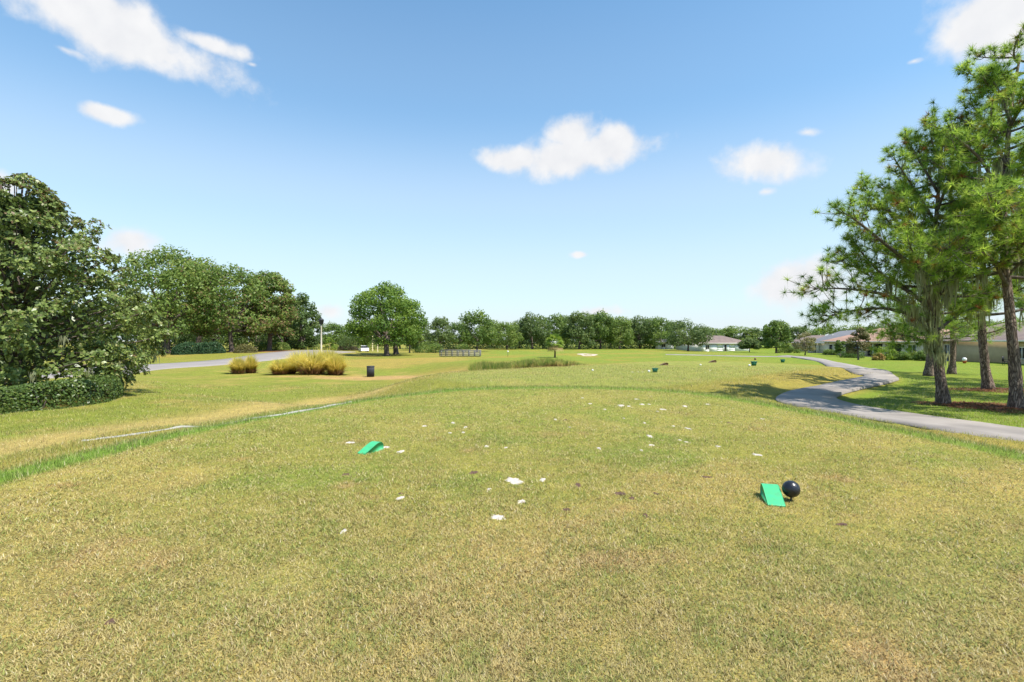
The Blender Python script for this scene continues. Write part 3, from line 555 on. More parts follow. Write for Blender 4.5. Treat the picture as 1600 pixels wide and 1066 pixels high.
l1 = [lp(q, d1) for q in ([(1459, 520, 0), (1400, 468, -.4), (1330, 452, -.8), (1272, 452, -.9)], [(1460, 505, 0), (1385, 482, -.3), (1310, 490, -.5), (1290, 502, -.5)], [(1460, 490, 0), (1400, 440, .4), (1330, 415, .8), (1308, 405, 1.0)], [(1462, 440, 0), (1400, 395, -.5), (1345, 350, -.8), (1318, 332, -.9)],
      [(1462, 400, 0), (1405, 350, .5), (1370, 310, .8), (1348, 295, .9)], [(1463, 350, 0), (1425, 290, -.3), (1395, 245, -.5)], [(1465, 300, 0), (1430, 240, .2), (1415, 215, .3)], [(1464, 330, 0), (1490, 260, -.4), (1500, 215, -.5)], [(1459, 500, 0), (1440, 430, -1.2), (1420, 380, -2.0)], [(1461, 470, 0), (1500, 420, -1), (1520, 390, -1.8)],
      [(1459, 540, 0), (1420, 525, -.7), (1380, 520, -1.2)], [(1470, 260, .2), (1455, 215, .2), (1460, 180, .2)], [(1461, 520, 0), (1500, 490, .6), (1525, 480, 1)], [(1463, 420, 0), (1430, 350, -1.0), (1410, 310, -1.7)], [(1460, 480, 0), (1380, 430, .2), (1330, 375, .3)], [(1463, 380, 0), (1390, 330, -.2), (1350, 330, -.3)])]
c1 = W3(1460, 480, d1)
_rm = np.random.default_rng(9); lm = [(W3(np.interp(y_, [430, 490, 535, 580], [1463, 1458, 1462, 1468]) + _rm.uniform(-13, 12), y_, d1 - _rm.uniform(.05, .3)), _rm.uniform(.25, .6), _rm.uniform(.04, .08), 26) for y_ in _rm.uniform(400, 555, 34)] + [(W3(x_, y_, d1 - .4), .5, .07, 24) for x_, y_ in ((1425, 462), (1418, 470), (1432, 480), (1410, 462), (1440, 500))]
pine(t1, .15, l1, 30, lambda q: 3.0 * (1 - q) + .7, 11, 'leaning pine draped with pale moss, nearest the bend of the path', moss=26, zlow=.5, low_moss=lm)
t2 = [b2] + lp([(1586, 580, 0), (1579, 500, 0), (1572, 430, 0), (1568, 350, 0), (1572, 260, .1), (1580, 165, .2), (1594, 88, .3)], d2)
l2 = [lp(q, d2) for q in ([(1575, 450, 0), (1545, 400, -.6), (1500, 395, -1.2), (1470, 385, -1.5)], [(1570, 390, 0), (1530, 330, .4), (1490, 290, .8)], [(1570, 330, 0), (1540, 260, -.5), (1500, 220, -.8), (1470, 200, -.9)], [(1573, 260, 0), (1545, 200, .3), (1515, 160, .5)], [(1578, 190, 0), (1560, 140, 0), (1540, 115, 0)], [(1584, 150, 0), (1572, 125, 0), (1562, 108, .0)], [(1568, 360, 0), (1560, 320, -1.5), (1540, 300, -2.4)],
      [(1571, 300, 0), (1600, 250, -1), (1620, 220, -1.8)], [(1578, 200, 0), (1600, 160, -.8), (1615, 130, -1.2)], [(1575, 430, 0), (1620, 390, -.6), (1680, 370, -1)], [(1572, 410, 0), (1600, 380, -1.2), (1610, 360, -2)])]
pine(t2, .15, l2, 44, lambda q: 3.0 * (1 - q) + 1.0, 12, 'tall straight dark barked pine, largest trunk beside the path', moss=16, zlow=.42)
t3 = [b3] + lp([(1539, 570, 0), (1534, 510, 0), (1536, 430, 0), (1535, 360, 0), (1531, 280, 0), (1528, 200, 0)], d3)
pine(t3, .165, [lp(q, d3) for q in ([(1536, 480, 0), (1560, 440, -1), (1590, 430, -2)], [(1536, 440, 0), (1500, 400, -1), (1480, 390, -2)], [(1534, 500, 0), (1500, 470, -.5), (1470, 455, -.8)])], 40, lambda q: 3.6 * (1 - q) + 1.2, 13, 'stout pine in a ring of red straw, behind the straight pine', moss=20, zlow=.36, dens=12,
     low_moss=[(W3(1528 + k * 7, 450 + 8 * abs(k), d3 - .4), 1.3, .14, 60) for k in (-1, 0, 1)])
for (b, hpx, lab, sd_, r_) in ((b4, 395, 'far pine seen left of the moss draped pine trunk', 14, .2), (b5, 400, 'far pine seen right of the moss draped pine trunk', 15, .19)):
    H = up(hpx, b[1]) - b[2]; pine([b, b + (.1, 0, H * .3), b + (-.1, .1, H * .65), b + (0, 0, H)], r_, [], 46, lambda q: 3.2 * (1 - q) + .9, sd_, lab, zlow=.3, needles=18, tl=.34, dens=9, moss=8)
pp = None
for k, (x, y, rz) in enumerate(((19.5, 15.5, 1.2), (17.8, 11.2, 3.9), (24, 20.5, 2.2), (26, 25, 5))):      # the stand goes on to the right; their shade falls on the lawn in view
    b = np.array([x, y, gz1(x, y)])
    if pp is None: pp = pine([b, b + (.1, 0, 3), b + (-.15, .1, 6), b + (0, 0, 9.3)], .24, [], 42, lambda q: 3.0 * (1 - q) + 1.0, 21, 'pine of the stand right of the tall straight pine', 'pines further along the stand', zlow=.33, needles=22, dens=12, tl=.3, moss=6)
    else: c = copy_tree(pp); c.location = b; c.rotation_euler.z = rz
def straw_ring(b, r, lab):
    rng = np.random.default_rng(int(abs(b[0]) * 100)); mb = MB(); n = 1700; a = rng.uniform(0, 6.3, n); rr = r * rng.uniform(.05, 1, n) ** .6 * (1 + .25 * np.sin(a * 3 + b[0])); x, y = b[0] + np.cos(a) * rr * 1.25, b[1] + np.sin(a) * rr * .8; z = gz(x, y) + .015 + .06 * np.exp(-(rr / r * 1.5) ** 2) * rng.uniform(.3, 1, n)
    th = rng.uniform(0, 6.3, n); D = np.stack([np.cos(th), np.sin(th), rng.normal(0, .2, n)], -1); S = np.stack([-np.sin(th), np.cos(th), 0 * th], -1) * .012; C = np.stack([x, y, z], -1) - b
    V = np.stack([C - D * .1 - S, C - D * .1 + S, C + D * .1 + S * .5, C + D * .1 - S * .5], 1).reshape(-1, 3); cols = lerp_cols([(.12, .05, .03), (.21, .095, .05), (.28, .15, .08)], rng.random(n), rng); mb.add(V, np.arange(4 * n).reshape(-1, 4), np.repeat(cols, 4, 0))
    o = mb.build('pine_straw', BLADE); o.location = b; tag(o, lab, 'pine straw', kind='stuff')
straw_ring(b1 + (.5, -.25, 0), 1.0, 'red brown pine straw under the moss draped pine'); straw_ring(b2 + (.1, -.1, 0), 1.1, 'red brown pine straw under the tall straight pine'); straw_ring(b3 + (.2, -.1, 0), 1.3, 'red brown pine straw ring under the stout pine')
# ------------------------------------------------------------------ ornamental grasses and reeds
def blades(mb, base, n, h, spread, rng, pal, w=.018, rb=.25, curve=.6):
    a = rng.uniform(0, 6.3, n); l = h * rng.uniform(.6, 1.1, n); out_ = spread * rng.uniform(.1, 1, n); ra = rb * rng.uniform(0, 1, n) ** .5
    P0 = base + np.stack([np.cos(a) * ra, np.sin(a) * ra, 0 * a], -1); D = np.stack([np.cos(a), np.sin(a), 0 * a], -1)
    P1 = P0 + D * (out_ * .35)[:, None] + np.stack([0 * a, 0 * a, l * .62 * (1 - .3 * curve * out_ / spread)], -1); P2 = P0 + D * out_[:, None] + np.stack([0 * a, 0 * a, l * (1 - curve * .55 * (out_ / spread) ** 1.5)], -1)
    S = np.stack([-np.sin(a), np.cos(a), 0 * a], -1) * w
    V = np.stack([P0 - S, P0 + S, P1 + S * .8, P1 - S * .8, P2], 1).reshape(-1, 3); b = np.arange(n)[:, None] * 5
    ct = lerp_cols(pal, rng.random(n), rng); tan = np.array((.26, .17, .075)); C = np.stack([tan * .9 + 0 * ct, tan * .9 + 0 * ct, ct, ct, ct * 1.1], 1).reshape(-1, 3)
    st = mb.n; mb.add(V, b + np.array([0, 1, 2, 3]), C); mb.F.setdefault(3, []).append(b + np.array([3, 2, 4]) + st)
GP = [(.40, .38, .06), (.54, .48, .09), (.64, .54, .17)]
for k, (px, py, wpx, hpx, lab) in enumerate([(372, 584, 28, 27, 'ornamental grass clump at the road end of the bed'), (392, 583, 22, 28, 'tan flecked ornamental grass clump beside the road end clump'), (437, 585.5, 34, 25, 'low round green ornamental grass clump standing by itself'), (466, 580, 44, 32, 'yellow ornamental grass clump behind the widest one'), (489, 584.5, 62, 39, 'widest tallest yellow ornamental grass clump'),
                                         (524, 586, 38, 34, 'brown footed ornamental grass clump nearest the bin'), (511, 577, 50, 34, 'yellow ornamental grass clump at the back of the bed'), (455, 584, 18, 16, 'dry small ornamental grass clump between two green ones')]):
    rng = np.random.default_rng(200 + k); b = gp(px, py); h = hpx / FPX * b[1]; w = wpx / FPX * b[1]; mb = MB(); blades(mb, np.zeros(3), 1100, h * 1.08, w * .78, rng, GP, .022, w * .2, 1.1); t_ = thing('ornamental_grass', b, lab, 'grass clump', 'ornamental grasses by the bin'); link('blades', mb.mesh('blades', TALL), t_)
    cb = MB(); nn = 260; blades(cb, np.zeros(3), nn, h * .3, w * .5, rng, [(.17, .10, .05), (.26, .16, .08)], .03, w * .3, .6); link('dry_base', cb.mesh('dry_base', TALL), t_)
rb = MB(); rng = np.random.default_rng(301)
for k in range(760):
    px = rng.uniform(738, 914); d = rng.uniform(31, 43) ; p = at(px, d); tp = 562 + 3 * math.sin(px * .05) + rng.uniform(-2.5, 6) + 5 * sst(890, 915, px) + 6 * sst(760, 738, px); h = up(tp, d) - p[2]
    if h < .3: continue
    green = rng.random(); blades(rb, p, 26, h, .45, rng, [(.10, .15, .03), (.18, .25, .045)] if green < .55 else [(.2, .24, .045), (.38, .31, .10)], .02, .3, .5)
tag(rb.build('reeds', TALL), 'band of tall green and tan marsh reeds behind the second tee', 'reeds', kind='stuff')
# ------------------------------------------------------------------ houses
def flat(name, c, rough=.7, spec=.3): return pmat(name, c, tuple(v * .88 for v in c), 1.5, rough, .1, 20, spec=spec)
CREAM = flat('cream_stucco', (.76, .66, .54)); TAN = flat('tan_stucco', (.52, .40, .235)); WHITE = flat('white_paint', (.78, .78, .76)); PINKR = pmat('terracotta_roof', (.36, .215, .155), (.28, .165, .12), .8, .85, .4, 6); GREYR = pmat('grey_roof', (.16, .16, .17), (.11, .11, .12), .8, .85, .4, 6); BROWNR = pmat('brown_roof', (.20, .145, .12), (.145, .105, .09), .8, .85, .4, 6)
GLASS = pmat('dark_glass', (.02, .024, .028), (.03, .034, .04), .4, .08, spec=.6); SCREEN = pmat('dark_screen', (.022, .022, .022), (.03, .03, .03), 6, .8); TRIM = flat('trim', (.7, .67, .6))
def bxo(name, m, parent, *a): return MB().box(*a).build(name, m, parent)
def house(A, B, D, eave, ridge, wallm, roofm, label, openings=(), name='house', gable=False, inset=None):
    """facade from A to B; openings: (x0, x1, z0, z1, kind) in metres along the facade"""
    A, B = np.array(A, float), np.array(B, float); Lx = float(np.linalg.norm((B - A)[:2])); z0 = min(gz1(*A[:2]), gz1(*B[:2]), gz1(*((A + B)[:2] / 2)))
    t_ = thing(name, (A[0], A[1], z0), label, 'house', 'houses along the fairway', math.atan2(B[1] - A[1], B[0] - A[0])); wb = MB(); ops = sorted(openings)
    x = 0.0                                               # front wall built round its openings
    for (a, b, c, d, kind) in ops:
        if a > x: wb.box(x, a, 0, .25, -.4, eave)
        if c > .02: wb.box(a, b, 0, .25, -.4, c)
        wb.box(a, b, 0, .25, d, eave); x = b
    if x < Lx: wb.box(x, Lx, 0, .25, -.4, eave)
    wb.box(0, .25, .25, D, -.4, eave); wb.box(Lx - .25, Lx, .25, D, -.4, eave); wb.box(.25, Lx - .25, D - .25, D, -.4, eave); wb.box(.25, Lx - .25, .25, D - .25, -.4, .02); wb.build('wall', wallm, t_)
    o = .55; e = eave - .02; hip = min(D / 2, Lx / 2 - .3) if not gable else -0.0; zr = ridge
    V = [(-o, -o, e), (Lx + o, -o, e), (Lx + o, D + o, e), (-o, D + o, e), (hip if not gable else -o, D / 2, zr), (Lx - hip if not gable else Lx + o, D / 2, zr)]
    rf = MB().add(np.array(V) + (0, 0, .18), [(0, 1, 5, 4), (2, 3, 4, 5)]).add(np.array(V) + (0, 0, .18), [(1, 2, 5), (3, 0, 4)]); rf.add(np.array(V)[:4], [(3, 2, 1, 0)]).build('roof', roofm, t_)
    r = t_.children[-1] if t_.children else t_
    fb = MB(); 
    for (a, b, c, d) in ((-o - .03, Lx + o + .03, -o - .04, -o), (-o - .03, Lx + o + .03, D + o, D + o + .04), (-o - .04, -o, -o, D + o), (Lx + o, Lx + o + .04, -o, D + o)): fb.box(a, b, c, d, e - .03, e + .185)
    fb.build('fascia', TRIM, t_)
    if not gable: bxo('vent', TRIM, t_, Lx * .35, Lx * .35 + .5, D * .3, D * .3 + .5, eave, eave + (ridge - eave) * .75)
    for (a, b, c, d, kind) in ops:
        if kind == 'porch':                              # dark screened lanai set back behind posts
            s = bxo('screen', SCREEN, t_, a, b, .9, .95, .02, d); k = max(1, round((b - a) / 2.4))
            bxo('porch_cheek', wallm, t_, a - .02, a + .03, .25, .9, 0, d); bxo('porch_cheek', wallm, t_, b - .03, b + .02, .25, .9, 0, d)
            for q in range(1, k): xx = a + (b - a) * q / k; bxo('column', TRIM, t_, xx - .13, xx + .13, .02, .28, -.1, d)
            bxo('kick_rail', TRIM, t_, a, b, .82, .89, .55, .63)
        elif kind == 'garage':
            g = thing_part('garage_door', t_); hh = (d - c) / 4
            for q in range(4): bxo('panel', WHITE, g, a + .02, b - .02, .12, .17, c + q * hh + .015, c + (q + 1) * hh - .015)
        else:
            f = MB().box(a - .09, b + .09, -.04, .1, d, d + .1).box(a - .09, b + .09, -.06, .1, c - .1, c).box(a - .09, a, -.04, .1, c, d).box(b, b + .09, -.04, .1, c, d).build('window_frame' if kind == 'window' else 'door_frame', TRIM, t_)
            k = 2 if b - a > 1 else 1
            for q in range(k): xa = a + (b - a) * q / k; xb = a + (b - a) * (q + 1) / k; bxo('pane', GLASS, f, xa + .04, xb - .04, .1, .13, c + .03, d - .03)
            if k == 2: bxo('mullion', TRIM, f, (a + b) / 2 - .04, (a + b) / 2 + .04, .0, .14, c, d)
    return t_
def thing_part(name, parent): o = link(name, None, parent); o.empty_display_size = .1; return o
P = lambda px, d: at(px, d)
house(P(1288, 104), P(1446, 79), 13, 2.55, 5.0, CREAM, PINKR, 'long cream house with pinkish terracotta roof and dark screened porches', [(1.6, 2.6, .7, 2.0, 'window'), (6.4, 10.2, .05, 2.2, 'door'), (11.3, 16.0, .02, 2.3, 'porch'), (16.6, 20.2, .02, 2.3, 'porch'), (21.6, 23.2, .6, 2.1, 'window')])
house(P(1452, 77), P(1640, 53), 12, 2.7, 5.0, TAN, BROWNR, 'tan house with plain wall seen between the pine trunks', [(.9, 2.4, .02, 2.2, 'porch'), (4.4, 5.6, .02, 2.2, 'door'), (20.0, 21.4, .8, 2.0, 'window')])
house(P(1262, 142), P(1296, 116), 13, 2.6, 5.6, CREAM, GREYR, 'house whose grey shingle roof rises beyond the terracotta roof', [(3, 4.4, .8, 2.0, 'window'), (8, 12, .02, 2.2, 'porch'), (16, 17.4, .8, 2, 'window')])
house(P(1228, 178), P(1262, 154), 12, 2.6, 4.9, TAN, BROWNR, 'tan house with brown roof at the far end of row', [(3, 4.4, .8, 2.0, 'window'), (9, 12, .02, 2.2, 'porch'), (18, 19.4, .8, 2, 'window')])
house(P(1098, 158), P(1172, 166), 12, 2.5, 4.9, WHITE, BROWNR, 'white house with wide white garage doors and brown roof', [(1.2, 2.6, .8, 2.0, 'window'), (5.8, 8.4, .02, 2.1, 'garage'), (8.9, 9.8, .02, 2.05, 'door'), (11.0, 13.6, .02, 2.1, 'garage')])
house(P(1024, 172), P(1050, 170), 7, 2.3, 3.6, WHITE, GREYR, 'small white outbuilding with low grey roof beside the oak row', [(2.0, 3.2, .8, 1.8, 'window')])
# garden trees and shrubs by the houses
for px, d, ty, wpx, pal, lab, sd_ in [(1341, 70, 512, 36, [(.06, .07, .02), (.10, .11, .03), (.20, .17, .08), (.28, .21, .12)], 'small brown tinged magnolia in front of the porch', 81), (1258, 95, 520, 34, [(.16, .16, .06), (.24, .23, .10), (.34, .30, .16)], 'pale yellowish feathery tree beside the far cart path', 82), (1313, 88, 529, 17, OAKP, 'small round dark green tree at the corner of terracotta house', 83)]:
    p = at(px, d); h = up(ty, d) - p[2]; put_tree('garden_tree', oak_parts(sd_, h, wpx / FPX * d, h * .22, 2600, .24, pal, nl=30, lobe=.24, tr=.022), p, lab)
for k, (px, d, h, w, pal, lab) in enumerate([(1385, 72, 1.7, 3.0, [(.12, .2, .02), (.2, .29, .03), (.28, .36, .06)], 'bright green leafy bush before the terracotta house'), (1372, 70, 1.0, 1.6, [(.2, .22, .04), (.3, .28, .07), (.36, .16, .08)], 'low bush with yellow and orange leaves on the lawn'), (1410, 71, 1.0, 2.2, OAKP, 'dark green bush right of the bright leafy bush'),
                                         (1425, 73, 1.1, 2.2, [(.14, .2, .03), (.22, .27, .05)], 'small yellow green bush by the white framed window'), (1240, 128, 1.4, 3.5, OAKP, 'low bush at the foot of the far tan house'), (1298, 98, .9, 3.0, OAKP, 'trimmed dark bush under the terracotta house window'), (1330, 82, .9, 4.0, [(.05, .1, .02), (.1, .17, .03)], 'trimmed green bush along the dark porch'), (1225, 132, 1.2, 4, OLIVEP, 'olive bush behind the small pale tree'), (1440, 70, 1.2, 2.4, OAKP, 'dark bush beside the moss draped pine trunk')]):
    put_tree('shrub', oak_parts(90 + k, h, w, .05, 2200, .17, pal, nl=14, lobe=.32, limbs=4), at(px, d), lab, cat='shrub')
# things on the patio
p = gp(1507, 568); t_ = thing('garden_globe', p, 'white globe ornament on an orange pot by the tan wall', 'ornament'); t_.scale = (.62, .62, .62)
MB().lathe([(.0, 0), (.22, 0), (.32, .38), (.36, .4), (.36, .46), (.28, .46), (.26, .4), (0, .4)], 16).build('pot', flat('terracotta', (.45, .13, .05)), t_, True); MB().lathe([(.001, .4), (.14, .42), (.3, .55), (.36, .75), (.3, .98), (.14, 1.08), (.001, 1.1)], 18).build('globe', WHITE, t_, True)
p = gp(1572, 571); t_ = thing('patio_chair', p, 'black patio chair standing against the tan wall', 'chair', rz=.5); bk = flat('black_metal', (.02, .02, .022), .5)
bxo('seat', bk, t_, -.25, .25, -.25, .25, .4, .45); bxo('backrest', bk, t_, -.25, .25, .22, .26, .46, .95)
for a in (-.23, .2):
    for b in (-.23, .2): bxo('leg', bk, t_, a, a + .03, b, b + .03, 0, .4)
    bxo('armrest', bk, t_, a, a + .04, -.22, .22, .62, .65)
# ------------------------------------------------------------------ bin, lamp post, car, footbridge, palm, bunker
DK = pmat('bin_slats', (.035, .038, .045), (.022, .024, .028), 14, .6, .2, 30); b = gp(579, 589); t_ = thing('litter_bin', b, 'dark slatted cylindrical litter bin on bare ground', 'bin')
MB().lathe([(.0, .03), (.26, .03), (.26, .8), (.24, .8), (.24, .06), (0, .06)], 24).build('liner', flat('bin_liner', (.02, .02, .022)), t_, True)
for k in range(22):
    a = k * 2 * math.pi / 22; o = MB().box(-.034, .034, -.012, .012, 0.02, .84).build('slat', DK, t_); o.location = (math.cos(a) * .29, math.sin(a) * .29, 0); o.rotation_euler.z = a + math.pi / 2
MB().lathe([(.22, .8), (.31, .8), (.32, .84), (.31, .9), (.22, .88), (.22, .8)], 24).build('rim', DK, t_, True)
p = at(502, 84); t_ = thing('lamp_post', p, 'cream lamp post with dark lantern beside the road', 'lamp post'); H = up(508, 84) - p[2]; cr = flat('cream_paint', (.62, .55, .45))
MB().lathe([(.24, -.1), (.24, .35), (.17, .45), (.13, .6), (.10, H - .1), (.14, H), (.0, H)], 14).build('post', cr, t_, True)
ln = MB().lathe([(.1, H), (.34, H + .25), (.4, H + .75), (.46, H + .8), (.3, H + 1.0), (.08, H + 1.12), (.03, H + 1.3), (0, H + 1.3)], 12).build('lantern', DK, t_); MB().lathe([(0.02, H + .12), (.2, H + .2), (.28, H + .6), (.02, H + .74)], 12).build('globe', pmat('lamp_glass', (.45, .45, .42), None, 3, .2), ln, True)
for px, d, h, lab in ((582, 142, 4.6, 'pale slim post behind the big round oak, nearer the road'), (590, 128, 3.2, 'shorter pale post just left of the big oak trunk')):
    p = at(px, d); t_ = thing('post', p, lab, 'post'); MB().lathe([(.16, -.1), (.16, .4), (.11, .5), (.10, h), (.0, h + .06)], 10).build('shaft', flat('post_paint', (.6, .52, .3)), t_, True); MB().lathe([(.001, h + .05), (.2, h + .12), (.24, h + .35), (.001, h + .5)], 10).build('cap', DK, t_, True)
def car(loc, rz, lab):
    t_ = thing('parked_car', loc, lab, 'car', rz=rz); wp = pmat('car_white', (.8, .8, .8), (.77, .77, .78), 1, .25, spec=.6)
    def loft(name, prof, hw, m, par, tuck=0):              # side profile extruded across with tucked shoulders
        P_ = np.array(prof); n = len(P_); rows = [(-hw + tuck, .0), (-hw, .04), (hw, .04), (hw - tuck, .0)]; V = []
        for (yy, s) in rows: c = P_.mean(0); V += [(a + (c[0] - a) * s * 0, yy, z) for a, z in P_]
        F = [(i * n + j, i * n + (j + 1) % n, (i + 1) * n + (j + 1) % n, (i + 1) * n + j) for i in range(3) for j in range(n)]; mb = MB().add(V, F); mb.add(np.array(V)[:n], [tuple(range(n))]); mb.add(np.array(V)[-n:], [tuple(range(n))[::-1]]); return mb.build(name, m, par)
    loft('body', [(-2.2, .3), (-2.25, .6), (-2.15, .9), (-1.3, .98), (1.0, .95), (2.1, .78), (2.25, .55), (2.2, .3)], .88, wp, t_); cb = loft('cabin', [(-1.65, .97), (-1.15, 1.42), (.1, 1.46), (1.05, .95)], .72, GLASS, t_); loft('roof', [(-1.2, 1.42), (-1.1, 1.47), (.08, 1.5), (.2, 1.45)], .7, wp, t_)
    for sx in (-1.35, 1.4):
        for sy in (-.8, .8):
            w = MB().tube([(sx, sy - .1, .33), (sx, sy + .1, .33)], .33, 18).build('wheel', flat('tyre', (.02, .02, .02)), t_); MB().tube([(sx, sy - .108, .33), (sx, sy + .108, .33)], .19, 12).build('rim', flat('rim_grey', (.5, .5, .5), .4), w)
    for sy in (-.6, .6): MB().box(2.2, 2.27, sy - .18, sy + .18, .6, .72).build('headlight', pmat('lamp_lens', (.7, .7, .7), None, 3, .1), t_); MB().box(-2.28, -2.18, sy - .18, sy + .18, .66, .8).build('tail_light', flat('red_lens', (.4, .02, .02), .3), t_)
p = gp(568, 550.2); p = at(568, 122); p[2] += .05; car(p, 2.0, 'white car on the road left of the big round oak')
WOODG = pmat('grey_timber', (.2, .195, .185), (.13, .127, .12), 3, .85, .3, 20); a, c = at(688, 84), at(751, 84); z0 = max(a[2], c[2]) ; t_ = thing('footbridge', (a[0], 84, z0), 'small grey timber footbridge with post and rail sides', 'bridge'); Lb = c[0] - a[0]
for k in range(22): bxo('plank', WOODG, t_, k * Lb / 22 + .01, (k + 1) * Lb / 22 - .01, -.9, .9, .05, .11)
MB().box(0, Lb, -.8, -.66, -.35, .046).box(0, Lb, .66, .8, -.35, .046).build('beam', SOIL, t_)
for sy in (-.96, .9):
    for k in range(8): xx = k * (Lb - .12) / 7; bxo('post', WOODG, t_, xx, xx + .12, sy, sy + .06 + .04, -.3, 1.0)
    for zz in (.3, .62, .92): bxo('rail', WOODG, t_, -.05, Lb + .05, sy - .06 if sy < 0 else sy + .105, sy - .01 if sy < 0 else sy + .155, zz, zz + .13)
p = gp(793.5, 557.5); t_ = thing('marker_post', p, 'white topped marker post on the far turf beside the reeds', 'marker'); h = up(548.5, p[1]) - p[2]; MB().tube([(0, 0, -.1), (0, 0, h - .2)], .025, 8).build('stake', DK, t_); MB().lathe([(.001, h - .22), (.1, h - .18), (.13, h - .08), (.1, h), (.001, h + .03)], 12).build('head', WHITE, t_, True)
def palm(b, H, lab):
    rng = np.random.default_rng(4); t_ = thing('palm_tree', b, lab, 'tree'); th = H * .6; tb = MB().tube([(0, 0, -.2), (0, 0, .1), (.03, 0, th * .5), (0, 0, th), (0, 0, th + .25)], [.17, .12, .10, .12, .08], 12, (.9, .8, .7), rough=.12, rng=rng); tb.build('trunk', BARK, t_, True)
    for k in range(34):
        fb = MB(); q = k / 33; el = R(80 - 125 * q); a = k * 2.4; ln = H * .5 * rng.uniform(.85, 1.1); D = np.array([math.cos(a) * math.cos(el), math.sin(a) * math.cos(el), math.sin(el)]); c0 = np.array([0, 0, th + .15]); hub = c0 + D * ln * .45; S = unit(np.cross(D, (0, 0, 1.0))); U = np.cross(S, D); fb.tube([c0, hub], [.02, .012], 4)
        dry = q > .8; pal = [(.36, .27, .12), (.42, .33, .16)] if dry else [(.12, .2, .03), (.2, .3, .045), (.28, .36, .07)]
        for j, ang in enumerate(np.linspace(-1.35, 1.35, 15)):
            d = D * math.cos(ang) + S * math.sin(ang) + U * .08; tip = hub + d * ln * .62 - np.array([0, 0, .14 * ln * (1 + abs(ang))]); sd2 = np.cross(d, U) * .06; col = lerp_cols(pal, rng.random(1), rng); fb.add([hub, hub + d * ln * .3 + sd2, tip, hub + d * ln * .3 - sd2], [(0, 1, 2, 3)], col)
        fb.build('frond', BLADE, t_)
b = gp(867, 559); palm(b, up(524, b[1]) - b[2], 'short fan palm with straw coloured lower fronds')
cx, cy = at(918, 86)[:2]; n = 26; th = np.linspace(0, 2 * np.pi, 40, endpoint=False); V = [(cx, cy, gz1(cx, cy) + .05)]; F = []
for k in range(1, 9):
    for q, a in enumerate(th): r = k / 8 * (1 + .15 * math.sin(a * 3 + 1) + .1 * math.sin(a * 5)); x, y = cx + math.cos(a) * 1.7 * r, cy + math.sin(a) * 3.2 * r; V.append((x, y, gz1(x, y) + (.03 if k < 8 else -.06) - .05 * (1 - k / 8)))
F4 = [(1 + (k - 1) * 40 + q, 1 + (k - 1) * 40 + (q + 1) % 40, 1 + k * 40 + (q + 1) % 40, 1 + k * 40 + q) for k in range(1, 8) for q in range(40)]
mb = MB().add(V, F4, (.95, .86, .8)); mb.F.setdefault(3, []).append(np.array([(0, 1 + q, 1 + (q + 1) % 40) for q in range(40)])); tag(mb.build('sand_bunker', SAND, None, True), 'pale sand bunker in the fairway mound', 'bunker', kind='structure')
# ------------------------------------------------------------------ second tee: buckets, wedges, balls
GRN = pmat('bucket_green', (.02, .16, .10), (.015, .12, .075), 5, .5, .1); WOOD = pmat('brown_wood', (.20, .12, .07), (.11, .065, .04), 6, .8, .4)
for k, (px, py, lab) in enumerate([(1023.5, 582, 'green sand bucket on the second tee near the brown wedge'), (1178, 571.5, 'green sand bucket with a white ball beside it'), (1223, 566.5, 'dark green sand bucket nearest the cart path')]):
    p = gp(px, py); t_ = thing('sand_bucket', p, lab, 'bucket', 'sand buckets on the second tee'); s = 9.5 / FPX * p[1] / .36 if k < 2 else 7 / FPX * p[1] / .36
    MB().lathe([(0, 0), (.12 * s, 0), (.17 * s, .24 * s), (.155 * s, .24 * s), (.115 * s, .03 * s), (0, .03 * s)], 20).build('pail', GRN, t_, True); MB().lathe([(.165 * s, .225 * s), (.19 * s, .225 * s), (.19 * s, .255 * s), (.165 * s, .255 * s), (.165 * s, .225 * s)], 20).build('rim', GRN, t_, True)
    a = np.linspace(0, np.pi, 12); MB().tube(np.stack([np.cos(a) * .18 * s, 0 * a - .02, .24 * s - np.sin(a) * .12 * s], -1), .006 * s, 5).build('handle', bk, t_); MB().lathe([(.001, .2 * s), (.1 * s, .19 * s), (.15 * s, .17 * s)], 16).build('sand', SAND, t_, True)
def wedge_mesh(name, m, L_=.36, Wd=.14, H=.115, bev=.008):
    pr = [(0, 0), (0, H * .55), (L_ * .03, H * .8), (L_ * .1, H * .96), (L_ * .2, H), (L_ * .3, H * .95), (L_ * .45, H * .8), (L_ * .97, H * .13), (L_, H * .09), (L_, 0)]; n = len(pr); mb = MB(); V = []
    c = np.array(pr).mean(0)
    for yy, s in ((-Wd / 2, .015), (-Wd / 2 + bev, 0), (Wd / 2 - bev, 0), (Wd / 2, .015)): V += [(a + (c[0] - a) * s, yy, z + (c[1] - z) * s * (z > 0)) for a, z in pr]
    mb.add(V, [(i * n + j, i * n + (j + 1) % n, (i + 1) * n + (j + 1) % n, (i + 1) * n + j) for i in range(3) for j in range(n)]); mb.F.setdefault(n, []).append(np.array([list(range(n))])); mb.F[n].append(np.array([[3 * n + q for q in range(n)][::-1]])); return mb.mesh(name, m)
def wedge(px, py, face, s, m, lab, grp, spike=True):
    p = gp(px, py); t_ = thing('tee_marker', p, lab, 'tee marker', grp, face); t_.scale = (s, s, s); o = link('wedge', wedge_mesh('wedge', m), t_); o.location = (-.18, 0, 0)
    MB().tube([(0, 0, -.12), (0, 0, .02)], [.004, .008], 8).build('spike', bk, t_); return t_
GW = pmat('green_plastic', (.05, .44, .18), (.06, .34, .15), 22, .5, .15, 120, spec=.35, detail=9)
